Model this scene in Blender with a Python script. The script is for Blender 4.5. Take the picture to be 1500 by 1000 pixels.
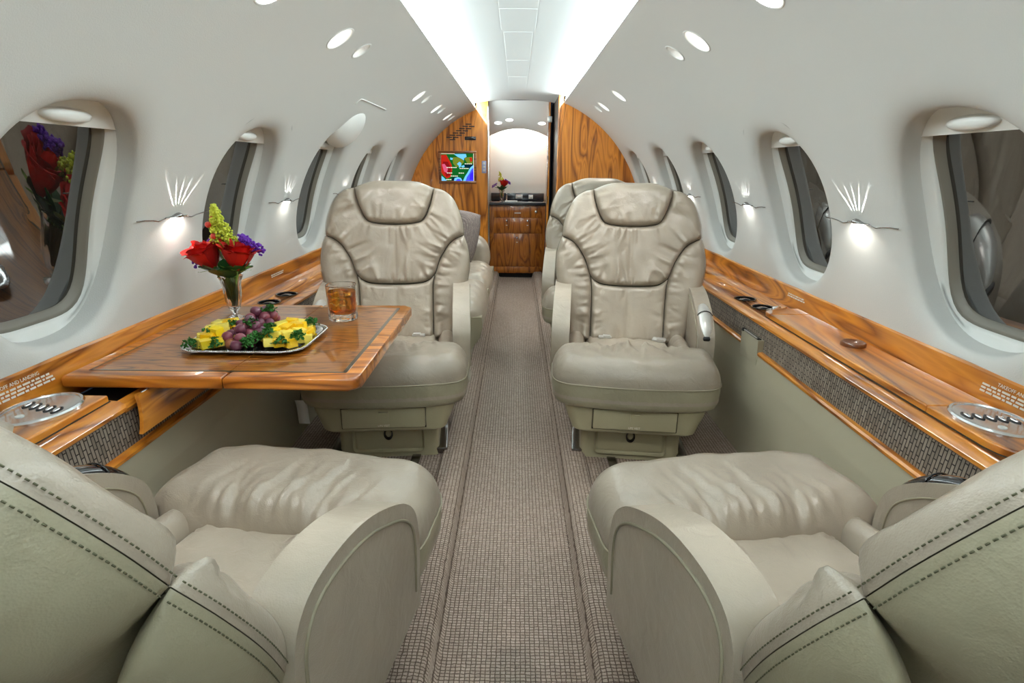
import bpy, bmesh, math, random
import numpy as np
from mathutils import Vector, Matrix, Euler
from mathutils.geometry import delaunay_2d_cdt
random.seed(7); rng = np.random.default_rng(7)
PI = math.pi; R_ = math.radians
for o in list(bpy.data.objects): bpy.data.objects.remove(o)
sc = bpy.context.scene; COL = sc.collection

# ------------------------------------------------------------------ camera, world, exposure
cam = bpy.data.cameras.new('camera'); camo = bpy.data.objects.new('camera', cam); COL.objects.link(camo)
cam.sensor_width = 36.0; cam.lens = 825/1500*36.0; cam.clip_start = .02
PITCH, YAW, ROLL = R_(17.179), R_(0.3168), R_(0.5)
Fw = Vector((-math.sin(YAW)*math.cos(PITCH), math.cos(YAW)*math.cos(PITCH), -math.sin(PITCH)))
Rt = Fw.cross(Vector((0,0,1))).normalized(); Up = Rt.cross(Fw)
Rt2 = Rt*math.cos(ROLL)+Up*math.sin(ROLL); Up2 = Up*math.cos(ROLL)-Rt*math.sin(ROLL)
M = Matrix(((Rt2.x,Up2.x,-Fw.x,0),(Rt2.y,Up2.y,-Fw.y,0),(Rt2.z,Up2.z,-Fw.z,1.2),(0,0,0,1)))
camo.matrix_world = M; sc.camera = camo
w = bpy.data.worlds.new('night'); sc.world = w; w.use_nodes = True
w.node_tree.nodes['Background'].inputs[0].default_value = (.004,.005,.007,1)
w.node_tree.nodes['Background'].inputs[1].default_value = 1
sc.view_settings.view_transform = 'Standard'; sc.view_settings.look = 'None'
sc.view_settings.gamma = 1; sc.view_settings.use_curve_mapping = False
sc.view_settings.exposure = 1.58
sc.cycles.max_bounces = 14; sc.cycles.diffuse_bounces = 8; sc.cycles.glossy_bounces = 6; sc.cycles.transmission_bounces = 10
sc.cycles.caustics_reflective = False; sc.cycles.caustics_refractive = False
sc.cycles.sample_clamp_indirect = 6.0
COVE = 17.0      # emission of the two cove light strips
DOWN_BIG, DOWN_SMALL = .030, .0045
SCONCE_DN, SCONCE_UP = .22, 4.0
BEAM = 4.0
READ = 7.0

# ------------------------------------------------------------------ materials
def nodes_of(name):
    m = bpy.data.materials.new(name); m.use_nodes = True
    nt = m.node_tree; b = nt.nodes['Principled BSDF']
    return m, nt, b
def N(nt, t, **kw):
    n = nt.nodes.new(t)
    for k, v in kw.items():
        if k in n.inputs.keys() if hasattr(n.inputs,'keys') else False: n.inputs[k].default_value = v
        else: setattr(n, k, v)
    return n
def lk(nt, a, b): nt.links.new(a, b)
def srgb(r, g, b):
    f = lambda c: c/12.92 if c <= .04045 else ((c+.055)/1.055)**2.4
    return (f(r/255), f(g/255), f(b/255), 1)
def simple(name, col, rough=.5, metal=0, coat=0, bump=0, bscale=200, spec=.5, trans=0, ior=1.5, emis=None, estr=0, alpha=None):
    m, nt, b = nodes_of(name)
    b.inputs['Base Color'].default_value = col; b.inputs['Roughness'].default_value = rough
    b.inputs['Metallic'].default_value = metal; b.inputs['Coat Weight'].default_value = coat
    b.inputs['Coat Roughness'].default_value = .04
    b.inputs['Specular IOR Level'].default_value = spec; b.inputs['IOR'].default_value = ior
    b.inputs['Transmission Weight'].default_value = trans
    if emis: b.inputs['Emission Color'].default_value = emis; b.inputs['Emission Strength'].default_value = estr
    tc = N(nt, 'ShaderNodeTexCoord'); no = N(nt, 'ShaderNodeTexNoise')
    no.inputs['Scale'].default_value = bscale; no.inputs['Detail'].default_value = 3
    lk(nt, tc.outputs['Object'], no.inputs['Vector'])
    if bump:
        bp = N(nt, 'ShaderNodeBump'); bp.inputs['Strength'].default_value = bump; bp.inputs['Distance'].default_value = .002
        lk(nt, no.outputs['Fac'], bp.inputs['Height']); lk(nt, bp.outputs['Normal'], b.inputs['Normal'])
    else:
        mr = N(nt, 'ShaderNodeMapRange'); mr.inputs[3].default_value = max(0, rough-.02); mr.inputs[4].default_value = min(1, rough+.02)
        lk(nt, no.outputs['Fac'], mr.inputs[0]); lk(nt, mr.outputs[0], b.inputs['Roughness'])
    return m
def ramp(nt, stops):
    r = N(nt, 'ShaderNodeValToRGB'); e = r.color_ramp.elements
    e[0].position, e[0].color = stops[0]; e[1].position, e[1].color = stops[-1]
    for p, c in stops[1:-1]:
        x = e.new(p); x.color = c
    return r
def wood(name, axis, light=1.0, red=0.0, seed=0.0, figure=5.0):
    m, nt, b = nodes_of(name)
    tc = N(nt, 'ShaderNodeTexCoord'); mp = N(nt, 'ShaderNodeMapping')
    s = [figure]*3; s['XYZ'.index(axis)] = figure*.13
    mp.inputs['Scale'].default_value = s; mp.inputs['Location'].default_value = (seed, seed*1.7, seed*.6)
    lk(nt, tc.outputs['Object'], mp.inputs['Vector'])
    n1 = N(nt, 'ShaderNodeTexNoise'); n1.inputs['Scale'].default_value = 1.0; n1.inputs['Detail'].default_value = 2.0; n1.inputs['Distortion'].default_value = .6
    lk(nt, mp.outputs[0], n1.inputs['Vector'])
    mu = N(nt, 'ShaderNodeMath', operation='MULTIPLY'); mu.inputs[1].default_value = 13.0; lk(nt, n1.outputs['Fac'], mu.inputs[0])
    fr = N(nt, 'ShaderNodeMath', operation='PINGPONG'); fr.inputs[1].default_value = 1.0; lk(nt, mu.outputs[0], fr.inputs[0])
    mp2 = N(nt, 'ShaderNodeMapping'); s2 = [90]*3; s2['XYZ'.index(axis)] = 2.2; mp2.inputs['Scale'].default_value = s2
    lk(nt, tc.outputs['Object'], mp2.inputs['Vector'])
    n2 = N(nt, 'ShaderNodeTexNoise'); n2.inputs['Scale'].default_value = 1; n2.inputs['Detail'].default_value = 4
    lk(nt, mp2.outputs[0], n2.inputs['Vector'])
    mx = N(nt, 'ShaderNodeMath', operation='MULTIPLY_ADD'); mx.inputs[1].default_value = .38; lk(nt, n2.outputs['Fac'], mx.inputs[0])
    m8 = N(nt, 'ShaderNodeMath', operation='MULTIPLY'); m8.inputs[1].default_value = .72; lk(nt, fr.outputs[0], m8.inputs[0]); lk(nt, m8.outputs[0], mx.inputs[2])
    def c(r, g, bb): 
        k = srgb(r, g, bb); return (k[0]*light, k[1]*light*(1-red), k[2]*light*(1-red), 1)
    rp = ramp(nt, [(.10, c(96,48,8)), (.24, c(146,82,18)), (.45, c(190,116,34)), (.70, c(212,138,46)), (.95, c(178,102,26))])
    lk(nt, mx.outputs[0], rp.inputs[0]); lk(nt, rp.outputs[0], b.inputs['Base Color'])
    b.inputs['Roughness'].default_value = .32; b.inputs['Coat Weight'].default_value = 1; b.inputs['Coat Roughness'].default_value = .03
    return m
def leather(name, col, rough=.30):
    m, nt, b = nodes_of(name)
    tc = N(nt, 'ShaderNodeTexCoord')
    vo = N(nt, 'ShaderNodeTexVoronoi'); vo.inputs['Scale'].default_value = 420; lk(nt, tc.outputs['Object'], vo.inputs['Vector'])
    n1 = N(nt, 'ShaderNodeTexNoise'); n1.inputs['Scale'].default_value = 26; n1.inputs['Detail'].default_value = 4; n1.inputs['Distortion'].default_value = .8
    lk(nt, tc.outputs['Object'], n1.inputs['Vector'])
    ad = N(nt, 'ShaderNodeMath', operation='MULTIPLY_ADD'); ad.inputs[1].default_value = .10
    lk(nt, vo.outputs['Distance'], ad.inputs[0]); lk(nt, n1.outputs['Fac'], ad.inputs[2])
    bp = N(nt, 'ShaderNodeBump'); bp.inputs['Strength'].default_value = .55; bp.inputs['Distance'].default_value = .004
    lk(nt, ad.outputs[0], bp.inputs['Height']); lk(nt, bp.outputs['Normal'], b.inputs['Normal'])
    n3 = N(nt, 'ShaderNodeTexNoise'); n3.inputs['Scale'].default_value = 7; n3.inputs['Detail'].default_value = 5
    lk(nt, tc.outputs['Object'], n3.inputs['Vector'])
    k = lambda f: (col[0]*f, col[1]*f, col[2]*f, 1)
    rp = ramp(nt, [(.3, k(.90)), (.7, k(1.08))]); lk(nt, n3.outputs['Fac'], rp.inputs[0]); lk(nt, rp.outputs[0], b.inputs['Base Color'])
    b.inputs['Roughness'].default_value = rough; b.inputs['Specular IOR Level'].default_value = .6
    return m
def carpet(name):
    m, nt, b = nodes_of(name)
    tc = N(nt, 'ShaderNodeTexCoord'); mp = N(nt, 'ShaderNodeMapping'); lk(nt, tc.outputs['Object'], mp.inputs['Vector'])
    no = N(nt, 'ShaderNodeTexNoise'); no.inputs['Scale'].default_value = 60; lk(nt, tc.outputs['Object'], no.inputs['Vector'])
    br = N(nt, 'ShaderNodeTexBrick'); br.offset = .0; br.inputs['Scale'].default_value = 1; br.inputs['Mortar Size'].default_value = .0017
    br.inputs['Brick Width'].default_value = .0125; br.inputs['Row Height'].default_value = .0095; br.inputs['Mortar Smooth'].default_value = .6
    br.inputs['Color1'].default_value = (1,1,1,1); br.inputs['Color2'].default_value = (.6,.6,.6,1); br.inputs['Mortar'].default_value = (0,0,0,1)
    # slight wobble so that loops are not a perfect grid
    vm = N(nt, 'ShaderNodeVectorMath', operation='MULTIPLY_ADD'); vm.inputs[1].default_value = (.006,.006,0)
    lk(nt, no.outputs['Color'], vm.inputs[0]); lk(nt, mp.outputs[0], vm.inputs[2]); lk(nt, vm.outputs[0], br.inputs['Vector'])
    n2 = N(nt, 'ShaderNodeTexNoise'); n2.inputs['Scale'].default_value = 330; n2.inputs['Detail'].default_value = 2; lk(nt, tc.outputs['Object'], n2.inputs['Vector'])
    mm = N(nt, 'ShaderNodeMath', operation='MULTIPLY_ADD'); mm.inputs[1].default_value = .62; lk(nt, br.outputs['Color'], mm.inputs[0])
    m3 = N(nt, 'ShaderNodeMath', operation='MULTIPLY'); m3.inputs[1].default_value = .5; lk(nt, n2.outputs['Fac'], m3.inputs[0]); lk(nt, m3.outputs[0], mm.inputs[2])
    rp = ramp(nt, [(.12, srgb(80,68,60)), (.42, srgb(138,121,109)), (.62, srgb(176,159,146)), (.9, srgb(198,181,168))])
    lk(nt, mm.outputs[0], rp.inputs[0]); lk(nt, rp.outputs[0], b.inputs['Base Color'])
    bp = N(nt, 'ShaderNodeBump'); bp.inputs['Strength'].default_value = 1; bp.inputs['Distance'].default_value = .004
    lk(nt, mm.outputs[0], bp.inputs['Height']); lk(nt, bp.outputs['Normal'], b.inputs['Normal'])
    b.inputs['Roughness'].default_value = .95; b.inputs['Specular IOR Level'].default_value = .1
    return m
def ribfabric(name):
    m, nt, b = nodes_of(name)
    tc = N(nt, 'ShaderNodeTexCoord'); sp = N(nt, 'ShaderNodeSeparateXYZ'); lk(nt, tc.outputs['Object'], sp.inputs[0])
    cb = N(nt, 'ShaderNodeCombineXYZ'); lk(nt, sp.outputs['Z'], cb.inputs['X']); lk(nt, sp.outputs['Y'], cb.inputs['Y'])
    br = N(nt, 'ShaderNodeTexBrick'); br.offset = .43; br.offset_frequency = 2; br.inputs['Scale'].default_value = 1
    br.inputs['Brick Width'].default_value = .034; br.inputs['Row Height'].default_value = .0105; br.inputs['Mortar Size'].default_value = .0016; br.inputs['Mortar Smooth'].default_value = .4
    br.inputs['Color1'].default_value = srgb(150,138,124); br.inputs['Color2'].default_value = srgb(120,108,96); br.inputs['Mortar'].default_value = srgb(44,37,34)
    lk(nt, cb.outputs[0], br.inputs['Vector']); lk(nt, br.outputs['Color'], b.inputs['Base Color'])
    bp = N(nt, 'ShaderNodeBump'); bp.inputs['Strength'].default_value = 1; bp.inputs['Distance'].default_value = .002; bp.invert = True
    lk(nt, br.outputs['Fac'], bp.inputs['Height']); lk(nt, bp.outputs['Normal'], b.inputs['Normal'])
    b.inputs['Roughness'].default_value = .8
    return m
def emit(name, col, s):
    m, nt, b = nodes_of(name); nt.nodes.remove(b)
    e = N(nt, 'ShaderNodeEmission'); e.inputs[0].default_value = col; e.inputs[1].default_value = s
    lk(nt, e.outputs[0], nt.nodes['Material Output'].inputs[0]); return m
def glass(name, col=(1,1,1,1), ior=1.45, rough=0.0):
    m, nt, b = nodes_of(name); nt.nodes.remove(b)
    g = N(nt, 'ShaderNodeBsdfGlass'); g.inputs['Color'].default_value = col; g.inputs['IOR'].default_value = ior; g.inputs['Roughness'].default_value = rough
    lk(nt, g.outputs[0], nt.nodes['Material Output'].inputs[0]); return m

WALL = simple('wall_liner', (.62,.63,.61,1), .62, bump=.25, bscale=260, spec=.35)
CEIL = simple('ceiling_panel_white', (.64,.69,.70,1), .6, spec=.3)
FRAME = simple('window_frame_plastic', (.70,.72,.70,1), .35)
SHADE = simple('window_shade_white', (.80,.82,.80,1), .4)
GASKET = simple('window_gasket_grey', srgb(118,114,104), .45)
PANE = simple('dark_window_glass', (.010,.009,.008,1), .015, spec=.5, ior=2.5, coat=0)
COVEM = emit('cove_diffuser', (.90,1.0,1.0,1), COVE)
BULB = emit('lamp_bulb', (1,.97,.92,1), 3.0); BULBD = emit('lamp_bulb_dim', (1,.97,.92,1), .8)
CUP = simple('lamp_reflector_white', (.80,.80,.78,1), .35)
CHROME = simple('chrome', (.78,.78,.80,1), .12, metal=1)
DCHROME = simple('dark_nickel', (.32,.31,.31,1), .25, metal=1)
SILVER = simple('silver_plastic', (.62,.61,.58,1), .3, metal=.5)
BLACK = simple('black_plastic', (.012,.012,.013,1), .35)
BLACKG = simple('black_gloss', (.01,.01,.011,1), .12, coat=.5)
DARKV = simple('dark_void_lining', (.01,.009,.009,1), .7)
LEA = leather('taupe_leather', srgb(161,150,135))
LEAL = leather('pale_taupe_leather', srgb(172,161,145), .30)
LEAO = leather('olive_leather', srgb(156,150,127), .42)
VINYL = simple('olive_vinyl', srgb(168,161,132), .45, bump=.12, bscale=500)
BEIGE = simple('beige_sidewall_vinyl', srgb(178,171,148), .5, bump=.12, bscale=400)
SEAMD = simple('seam_groove_shade', srgb(74,70,54), .6)  # dark colour makes the seam grooves look shaded
PIPE = simple('seam_piping', srgb(150,143,122), .45)
THREAD = simple('stitch_thread', srgb(98,97,74), .7)
WOODY = wood('ledge_wood_long_grain', 'Y', 1.05, 0, 3.1, 7.0)
WOODL = wood('ledge_lid_wood', 'Y', 1.15, 0, 8.4, 5.0)
WOODT = wood('table_wood', 'X', .66, .07, 1.3, 19.0)
WOODB = wood('table_border_wood', 'X', 1.08, .08, 5.3, 7.0)
WOODZ = wood('bulkhead_wood', 'Z', 1.25, .02, 2.2, 6.0)
WOODG = wood('galley_wood', 'Z', .72, .16, 6.2, 7.0)
KNOBW = simple('turned_wood_knob', srgb(120,66,24), .3, coat=1)
INLAY = simple('dark_inlay_strip', srgb(70,62,48), .3, coat=1)
CARPET = carpet('loop_carpet'); RIBF = ribfabric('ribbed_panel_fabric')
GRANITE = simple('dark_granite', srgb(44,48,56), .15, coat=1, bscale=900)
GLASS = glass('clear_glass'); 
PAPER = simple('white_paper', (.8,.8,.78,1), .8)
TEXTM = simple('placard_white_print', (.78,.74,.66,1), .6)
DARKSEAM = simple('painted_gap_shade', (.03,.028,.022,1), .8)  # near-black colour stands in for shade in lid and drawer gaps

# ------------------------------------------------------------------ mesh helpers
def link(o, parent=None):
    COL.objects.link(o)
    if parent: o.parent = parent
    return o
def mesh(name, v, f, m, parent=None, smooth=True, loc=None, rot=None):
    me = bpy.data.meshes.new(name); me.from_pydata([tuple(map(float, p)) for p in v], [], [tuple(int(i) for i in q) for q in f])
    me.validate(); bm = bmesh.new(); bm.from_mesh(me); bmesh.ops.recalc_face_normals(bm, faces=bm.faces); bm.to_mesh(me); bm.free()
    if smooth: me.polygons.foreach_set('use_smooth', [True]*len(me.polygons))
    if isinstance(m, (list, tuple)):
        for x in m: me.materials.append(x)
    else: me.materials.append(m)
    o = bpy.data.objects.new(name, me); link(o, parent)
    if loc is not None: o.location = loc
    if rot is not None: o.rotation_euler = rot
    return o
def sharp(o, ang=35):
    me = o.data; bm = bmesh.new(); bm.from_mesh(me)
    for e in bm.edges:
        if len(e.link_faces) == 2 and e.calc_face_angle(0) > R_(ang): e.smooth = False
    bm.to_mesh(me); bm.free(); return o
def from_bm(name, bm, m, parent=None, smooth=True, ang=40):
    me = bpy.data.meshes.new(name); bmesh.ops.recalc_face_normals(bm, faces=bm.faces); bm.to_mesh(me); bm.free()
    me.materials.append(m)
    if smooth: me.polygons.foreach_set('use_smooth', [True]*len(me.polygons))
    o = bpy.data.objects.new(name, me); link(o, parent)
    if smooth: sharp(o, ang)
    return o
def bm_box(bm, c, s, bev=.0, seg=2, rot=None):
    r = bmesh.ops.create_cube(bm, size=1); vs = r['verts']
    for v in vs: v.co = Vector((v.co.x*s[0], v.co.y*s[1], v.co.z*s[2]))
    if bev:
        es = list({e for v in vs for e in v.link_edges})
        r2 = bmesh.ops.bevel(bm, geom=es, offset=bev, segments=seg, profile=.5, affect='EDGES')
        vs = list({v for f in r2['faces'] for v in f.verts} | {v for v in vs if v.is_valid})
    mt = Matrix.Translation(c) @ (Euler(rot).to_matrix().to_4x4() if rot else Matrix())
    bmesh.ops.transform(bm, matrix=mt, verts=vs)
def box(name, c, s, m, parent=None, bev=.003, seg=2, rot=None):
    bm = bmesh.new(); bm_box(bm, (0,0,0), s, bev, seg); o = from_bm(name, bm, m, parent)
    o.location = c
    if rot: o.rotation_euler = rot
    return o
def catmull(P, n=6, closed=False):
    P = [np.array(p, float) for p in P]; out = []
    L = len(P); rng_ = range(L) if closed else range(L-1)
    for i in rng_:
        p1, p2 = P[i], P[(i+1) % L]
        p0 = P[(i-1) % L] if (closed or i > 0) else 2*p1-p2
        p3 = P[(i+2) % L] if (closed or i+2 < L) else 2*p2-p1
        for k in range(n):
            t = k/n
            out.append(.5*((2*p1)+(-p0+p2)*t+(2*p0-5*p1+4*p2-p3)*t*t+(-p0+3*p1-3*p2+p3)*t**3))
    if not closed: out.append(P[-1])
    return np.array(out)
def tube_geo(path, r, nseg=8, closed=False):
    P = np.array(path, float); n = len(P); V = []; F = []
    rr = np.full(n, r) if np.isscalar(r) else np.array(r)
    T = np.gradient(P, axis=0)
    if closed: T = np.roll(P, -1, 0)-np.roll(P, 1, 0)
    T /= np.maximum(np.linalg.norm(T, axis=1, keepdims=True), 1e-9)
    a = np.array([0,0,1.]) if abs(T[0][2]) < .9 else np.array([1.,0,0])
    for i in range(n):
        u = np.cross(T[i], a); u /= np.linalg.norm(u)+1e-12; w_ = np.cross(u, T[i]); a = w_
        for k in range(nseg):
            t = 2*PI*k/nseg; V.append(P[i]+rr[i]*(math.cos(t)*u+math.sin(t)*w_))
    for i in range(n if closed else n-1):
        j = (i+1) % n
        for k in range(nseg):
            k2 = (k+1) % nseg; F.append((i*nseg+k, i*nseg+k2, j*nseg+k2, j*nseg+k))
    if not closed:
        F.append(tuple(range(nseg))); F.append(tuple((n-1)*nseg+k for k in range(nseg)))
    return V, F
def tube(name, path, r, m, parent=None, nseg=8, closed=False):
    V, F = tube_geo(path, r, nseg, closed); return mesh(name, V, F, m, parent)
def lathe_geo(prof, n=32, sx=1, sy=1, cap=False):
    V = []; F = []
    for (r, z) in prof:
        for k in range(n):
            a = 2*PI*k/n; V.append((r*math.cos(a)*sx, r*math.sin(a)*sy, z))
    for i in range(len(prof)-1):
        for k in range(n):
            k2 = (k+1) % n; F.append((i*n+k, i*n+k2, (i+1)*n+k2, (i+1)*n+k))
    if cap and prof[0][0] > 1e-5: F.append(tuple(range(n)))
    if cap and prof[-1][0] > 1e-5: F.append(tuple((len(prof)-1)*n+k for k in range(n)))
    return V, F
def lathe(name, prof, m, parent=None, n=32, loc=(0,0,0), rot=None, sx=1, sy=1, ang=40, cap=False):
    V, F = lathe_geo(prof, n, sx, sy, cap); o = mesh(name, V, F, m, parent, True, loc, rot); return sharp(o, ang)
def join_geo(parts):
    V = []; F = []
    for v, f in parts:
        b = len(V); V += list(v); F += [tuple(i+b for i in q) for q in f]
    return V, F
def extrude_poly(poly, h0, h1, axis=2):
    """poly: list of 2D points; extruded along axis between h0 and h1"""
    n = len(poly); V = []; F = []
    for h in (h0, h1):
        for p in poly:
            q = list(p); q.insert(axis, h); V.append(q)
    F.append(tuple(range(n))); F.append(tuple(range(n, 2*n)))
    for i in range(n):
        j = (i+1) % n; F.append((i, j, n+j, n+i))
    return V, F
def prism(name, poly, h0, h1, m, parent=None, axis=2, bev=.0, seg=2, ang=35):
    V, F = extrude_poly(poly, h0, h1, axis)
    bm = bmesh.new(); vs = [bm.verts.new(v) for v in V]
    for f in F: bm.faces.new([vs[i] for i in f])
    if bev:
        n = len(poly)
        es = [e for e in bm.edges if abs(e.verts[0].co[axis]-e.verts[1].co[axis]) < 1e-6]
        bmesh.ops.bevel(bm, geom=es, offset=bev, segments=seg, profile=.5, affect='EDGES')
    return from_bm(name, bm, m, parent, True, ang)
def thing(name, label, cat, loc=(0,0,0), rotz=0, group=None):
    o = bpy.data.objects.new(name, None); o.empty_display_size = .05; COL.objects.link(o)
    o.location = loc; o.rotation_euler = (0,0,rotz); o['label'] = label; o['category'] = cat
    if group: o['group'] = group
    return o
def tag(o, label, cat, group=None):
    o['label'] = label; o['category'] = cat
    if group: o['group'] = group
    return o
def struct(o): o['kind'] = 'structure'; return o
KIDS = {}
def kids(o): return [c for c in bpy.data.objects if c.parent == o]
def copy_tree(o, parent=None):
    c = o.copy(); COL.objects.link(c)
    if parent: c.parent = parent
    for k in kids(o): copy_tree(k, c)
    return c
def text_obj(name, s, size, m, parent, mat4, extrude=.0004, align='CENTER'):
    cu = bpy.data.curves.new(name, 'FONT'); cu.body = s; cu.size = size; cu.align_x = align; cu.align_y = 'CENTER'; cu.extrude = extrude; cu.resolution_u = 2
    t = bpy.data.objects.new(name+'_tmp', cu); COL.objects.link(t)
    dg = bpy.context.evaluated_depsgraph_get(); me = bpy.data.meshes.new_from_object(t.evaluated_get(dg))
    bpy.data.objects.remove(t); me.name = name; me.materials.clear(); me.materials.append(m)
    o = bpy.data.objects.new(name, me); link(o, parent); o.matrix_local = mat4; return o

# -------- inflated cushion from a 2D outline
def in_poly(P, poly):
    x, y = P[:,0], P[:,1]; ins = np.zeros(len(P), bool); n = len(poly); j = n-1
    for i in range(n):
        xi, yi = poly[i]; xj, yj = poly[j]
        c = ((yi > y) != (yj > y)) & (x < (xj-xi)*(y-yi)/((yj-yi)+1e-15)+xi); ins ^= c; j = i
    return ins
def dist_seg(P, A, B):
    d = np.full(len(P), 1e9)
    if len(A) == 0: return d
    for a, b in zip(A, B):
        ab = b-a; L = ab@ab+1e-15; t = np.clip(((P-a)@ab)/L, 0, 1)
        q = P-(a+t[:,None]*ab); d = np.minimum(d, np.hypot(q[:,0], q[:,1]))
    return d
def outline(segs, n=6):
    pts = []; fl = []
    for ctrl, outer in segs:
        c = catmull(ctrl, n) if len(ctrl) > 2 else np.array([np.array(ctrl[0])+(np.array(ctrl[1])-np.array(ctrl[0]))*t for t in np.linspace(0,1,n*2+1)])
        for p in c[:-1]: pts.append(p); fl.append(outer)
    return np.array(pts), np.array(fl)
def puff(name, segs, mapf, m, parent, T=.05, Ro=.06, Rs=.03, res=.009, pleats=0, pamp=.003, plen=(.04,.13), grooves=(), skirt=.03, seed=1, gw=.004, ga=.006, n=6, pl_outer=False, flip=False, base=None, dome=0.0, extra=None):
    poly, fl = outline(segs, n)
    area = .5*np.sum(poly[:,0]*np.roll(poly[:,1],-1)-np.roll(poly[:,0],-1)*poly[:,1])
    if area < 0: 
        poly = poly[::-1].copy(); fl = np.roll(fl[::-1], -1).copy()
    A = poly; B = np.roll(poly, -1, 0)
    # resample the boundary to about res
    Q = []; QF = []
    for a, b, o in zip(A, B, fl):
        k = max(1, int(round(np.linalg.norm(b-a)/res)))
        for i in range(k): Q.append(a+(b-a)*i/k); QF.append(o)
    Q = np.array(Q); QF = np.array(QF); nb = len(Q)
    tn = np.roll(Q,-1,0)-np.roll(Q,1,0); tn /= np.linalg.norm(tn,axis=1,keepdims=True)+1e-12; nin = np.stack([-tn[:,1], tn[:,0]],1)
    lo, hi = Q.min(0), Q.max(0); gx = np.arange(lo[0], hi[0], res); gy = np.arange(lo[1], hi[1], res*.87)
    G = np.array([(x+(res/2 if j % 2 else 0), y) for j, y in enumerate(gy) for x in gx])
    G = G[in_poly(G, poly)]
    dG = dist_seg(G, A, B); G = G[dG > .022 if res < .022 else dG > res]
    ex = []
    for off in (.002, .006, .012, .019):
        E = Q+nin*off; E = E[in_poly(E, poly)]; dE = dist_seg(E, A, B); ex.append(E[dE > off*.85])
    P = np.concatenate([Q]+ex+[G])
    r = delaunay_2d_cdt([Vector(p) for p in P], [(i, (i+1) % nb) for i in range(nb)], [], 1, 1e-5)
    V2 = np.array([(v.x, v.y) for v in r[0]]); F = [tuple(f) for f in r[2]]
    do = dist_seg(V2, A[fl], B[fl]) if fl.any() else np.full(len(V2), 9.)
    ds = dist_seg(V2, A[~fl], B[~fl]) if (~fl).any() else np.full(len(V2), 9.)
    g = lambda t: np.sqrt(np.maximum(0, 1-(1-np.minimum(t,1))**2))
    h = T*g(do/Ro)*g(ds/Rs)
    env = np.minimum(1, np.minimum(do, ds)/.012)*np.clip((do+ds)/.06, 0, 1)
    r2 = np.random.default_rng(seed)
    for (ga_, gb_) in grooves:
        gp = catmull(ga_, 5) if len(ga_) > 2 else np.array(ga_, float)
        dg_ = dist_seg(V2, gp[:-1], gp[1:])
        h -= ga*np.exp(-(dg_/gw)**2)+ga*1.2*np.exp(-(dg_/(gw*5))**2)
    if pleats:
        idx = np.where(np.ones(nb,bool) if pl_outer else ~QF)[0]
        if len(idx):
            for _ in range(pleats):
                i = r2.choice(idx); a = r2.normal(0,.22); d = nin[i]; d = np.array([d[0]*math.cos(a)-d[1]*math.sin(a), d[0]*math.sin(a)+d[1]*math.cos(a)])
                L = r2.uniform(*plen); wd = r2.uniform(.0032,.0085); am = pamp*r2.uniform(.4,1.0)*(1 if r2.random() < .55 else -1)
                q = V2-Q[i]; s = q@d; tt = q@np.array([-d[1], d[0]])+.012*r2.normal()*(s/L)**2
                k = np.clip(s/.02,0,1)*np.clip(1-s/L,0,1)**1.1*(s > 0)
                h += am*k*np.exp(-(tt/(wd*(1+1.2*np.clip(s/L,0,1))))**2)*env
    # soft large-scale unevenness
    ph = r2.uniform(0,6,6)
    h += env*T*.022*(np.sin(V2[:,0]*31+ph[0]+2*np.sin(V2[:,1]*17+ph[1]))*np.sin(V2[:,1]*27+ph[2])+.6*np.sin(V2[:,0]*62+V2[:,1]*40+ph[3]))
    if extra is not None: h = h+extra(V2[:,0], V2[:,1])*env
    V3 = mapf(V2[:,0], V2[:,1], h); Fo = list(F); nv = len(V3)
    if skirt:
        # original boundary vertices are the first nb inputs
        mp_ = {}
        for i, orig in enumerate(r[3]):
            for q in orig: mp_[q] = i
        loop = [mp_[i] for i in range(nb) if i in mp_]
        low = mapf(V2[loop,0], V2[loop,1], np.full(len(loop), -skirt)); V3 = np.concatenate([V3, low])
        for i in range(len(loop)):
            j = (i+1) % len(loop); Fo.append((loop[i], nv+i, nv+j, loop[j]))
    return mesh(name, V3, Fo, m, parent, True)

# ================================================================== THE CABIN SHELL
RW, ZC = 1.207, .64
Y0, Y1L, Y1R = -1.6, 6.3, 5.6
WIN_Y = [.50, 1.445, 2.39, 3.335, 4.28, 5.225]
TH0, TH1 = .062, 1.211
WTH = .365
def cyl(side, Y, s, r=RW):
    th = s/RW
    return np.stack([side*r*np.cos(th), Y, ZC+r*np.sin(th)], -1)
def frame_at(side, th):
    n = Vector((-side*math.cos(th), 0, -math.sin(th))); t = Vector((-side*math.sin(th), 0, math.cos(th))); return n, t
BIG_L = [(.55,1),(1.72,1),(2.32,1),(2.585,0),(4.08,1),(4.33,0),(4.93,1),(5.17,0),(5.70,1),(5.93,0)]
BIG_R = [(.55,1),(1.72,1),(2.32,1),(2.585,0),(3.98,1),(4.66,1),(4.90,0)]
def lamp_th(b): return .992 if b else 1.002
def lamp_r(b): return .056 if b else .043
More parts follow.
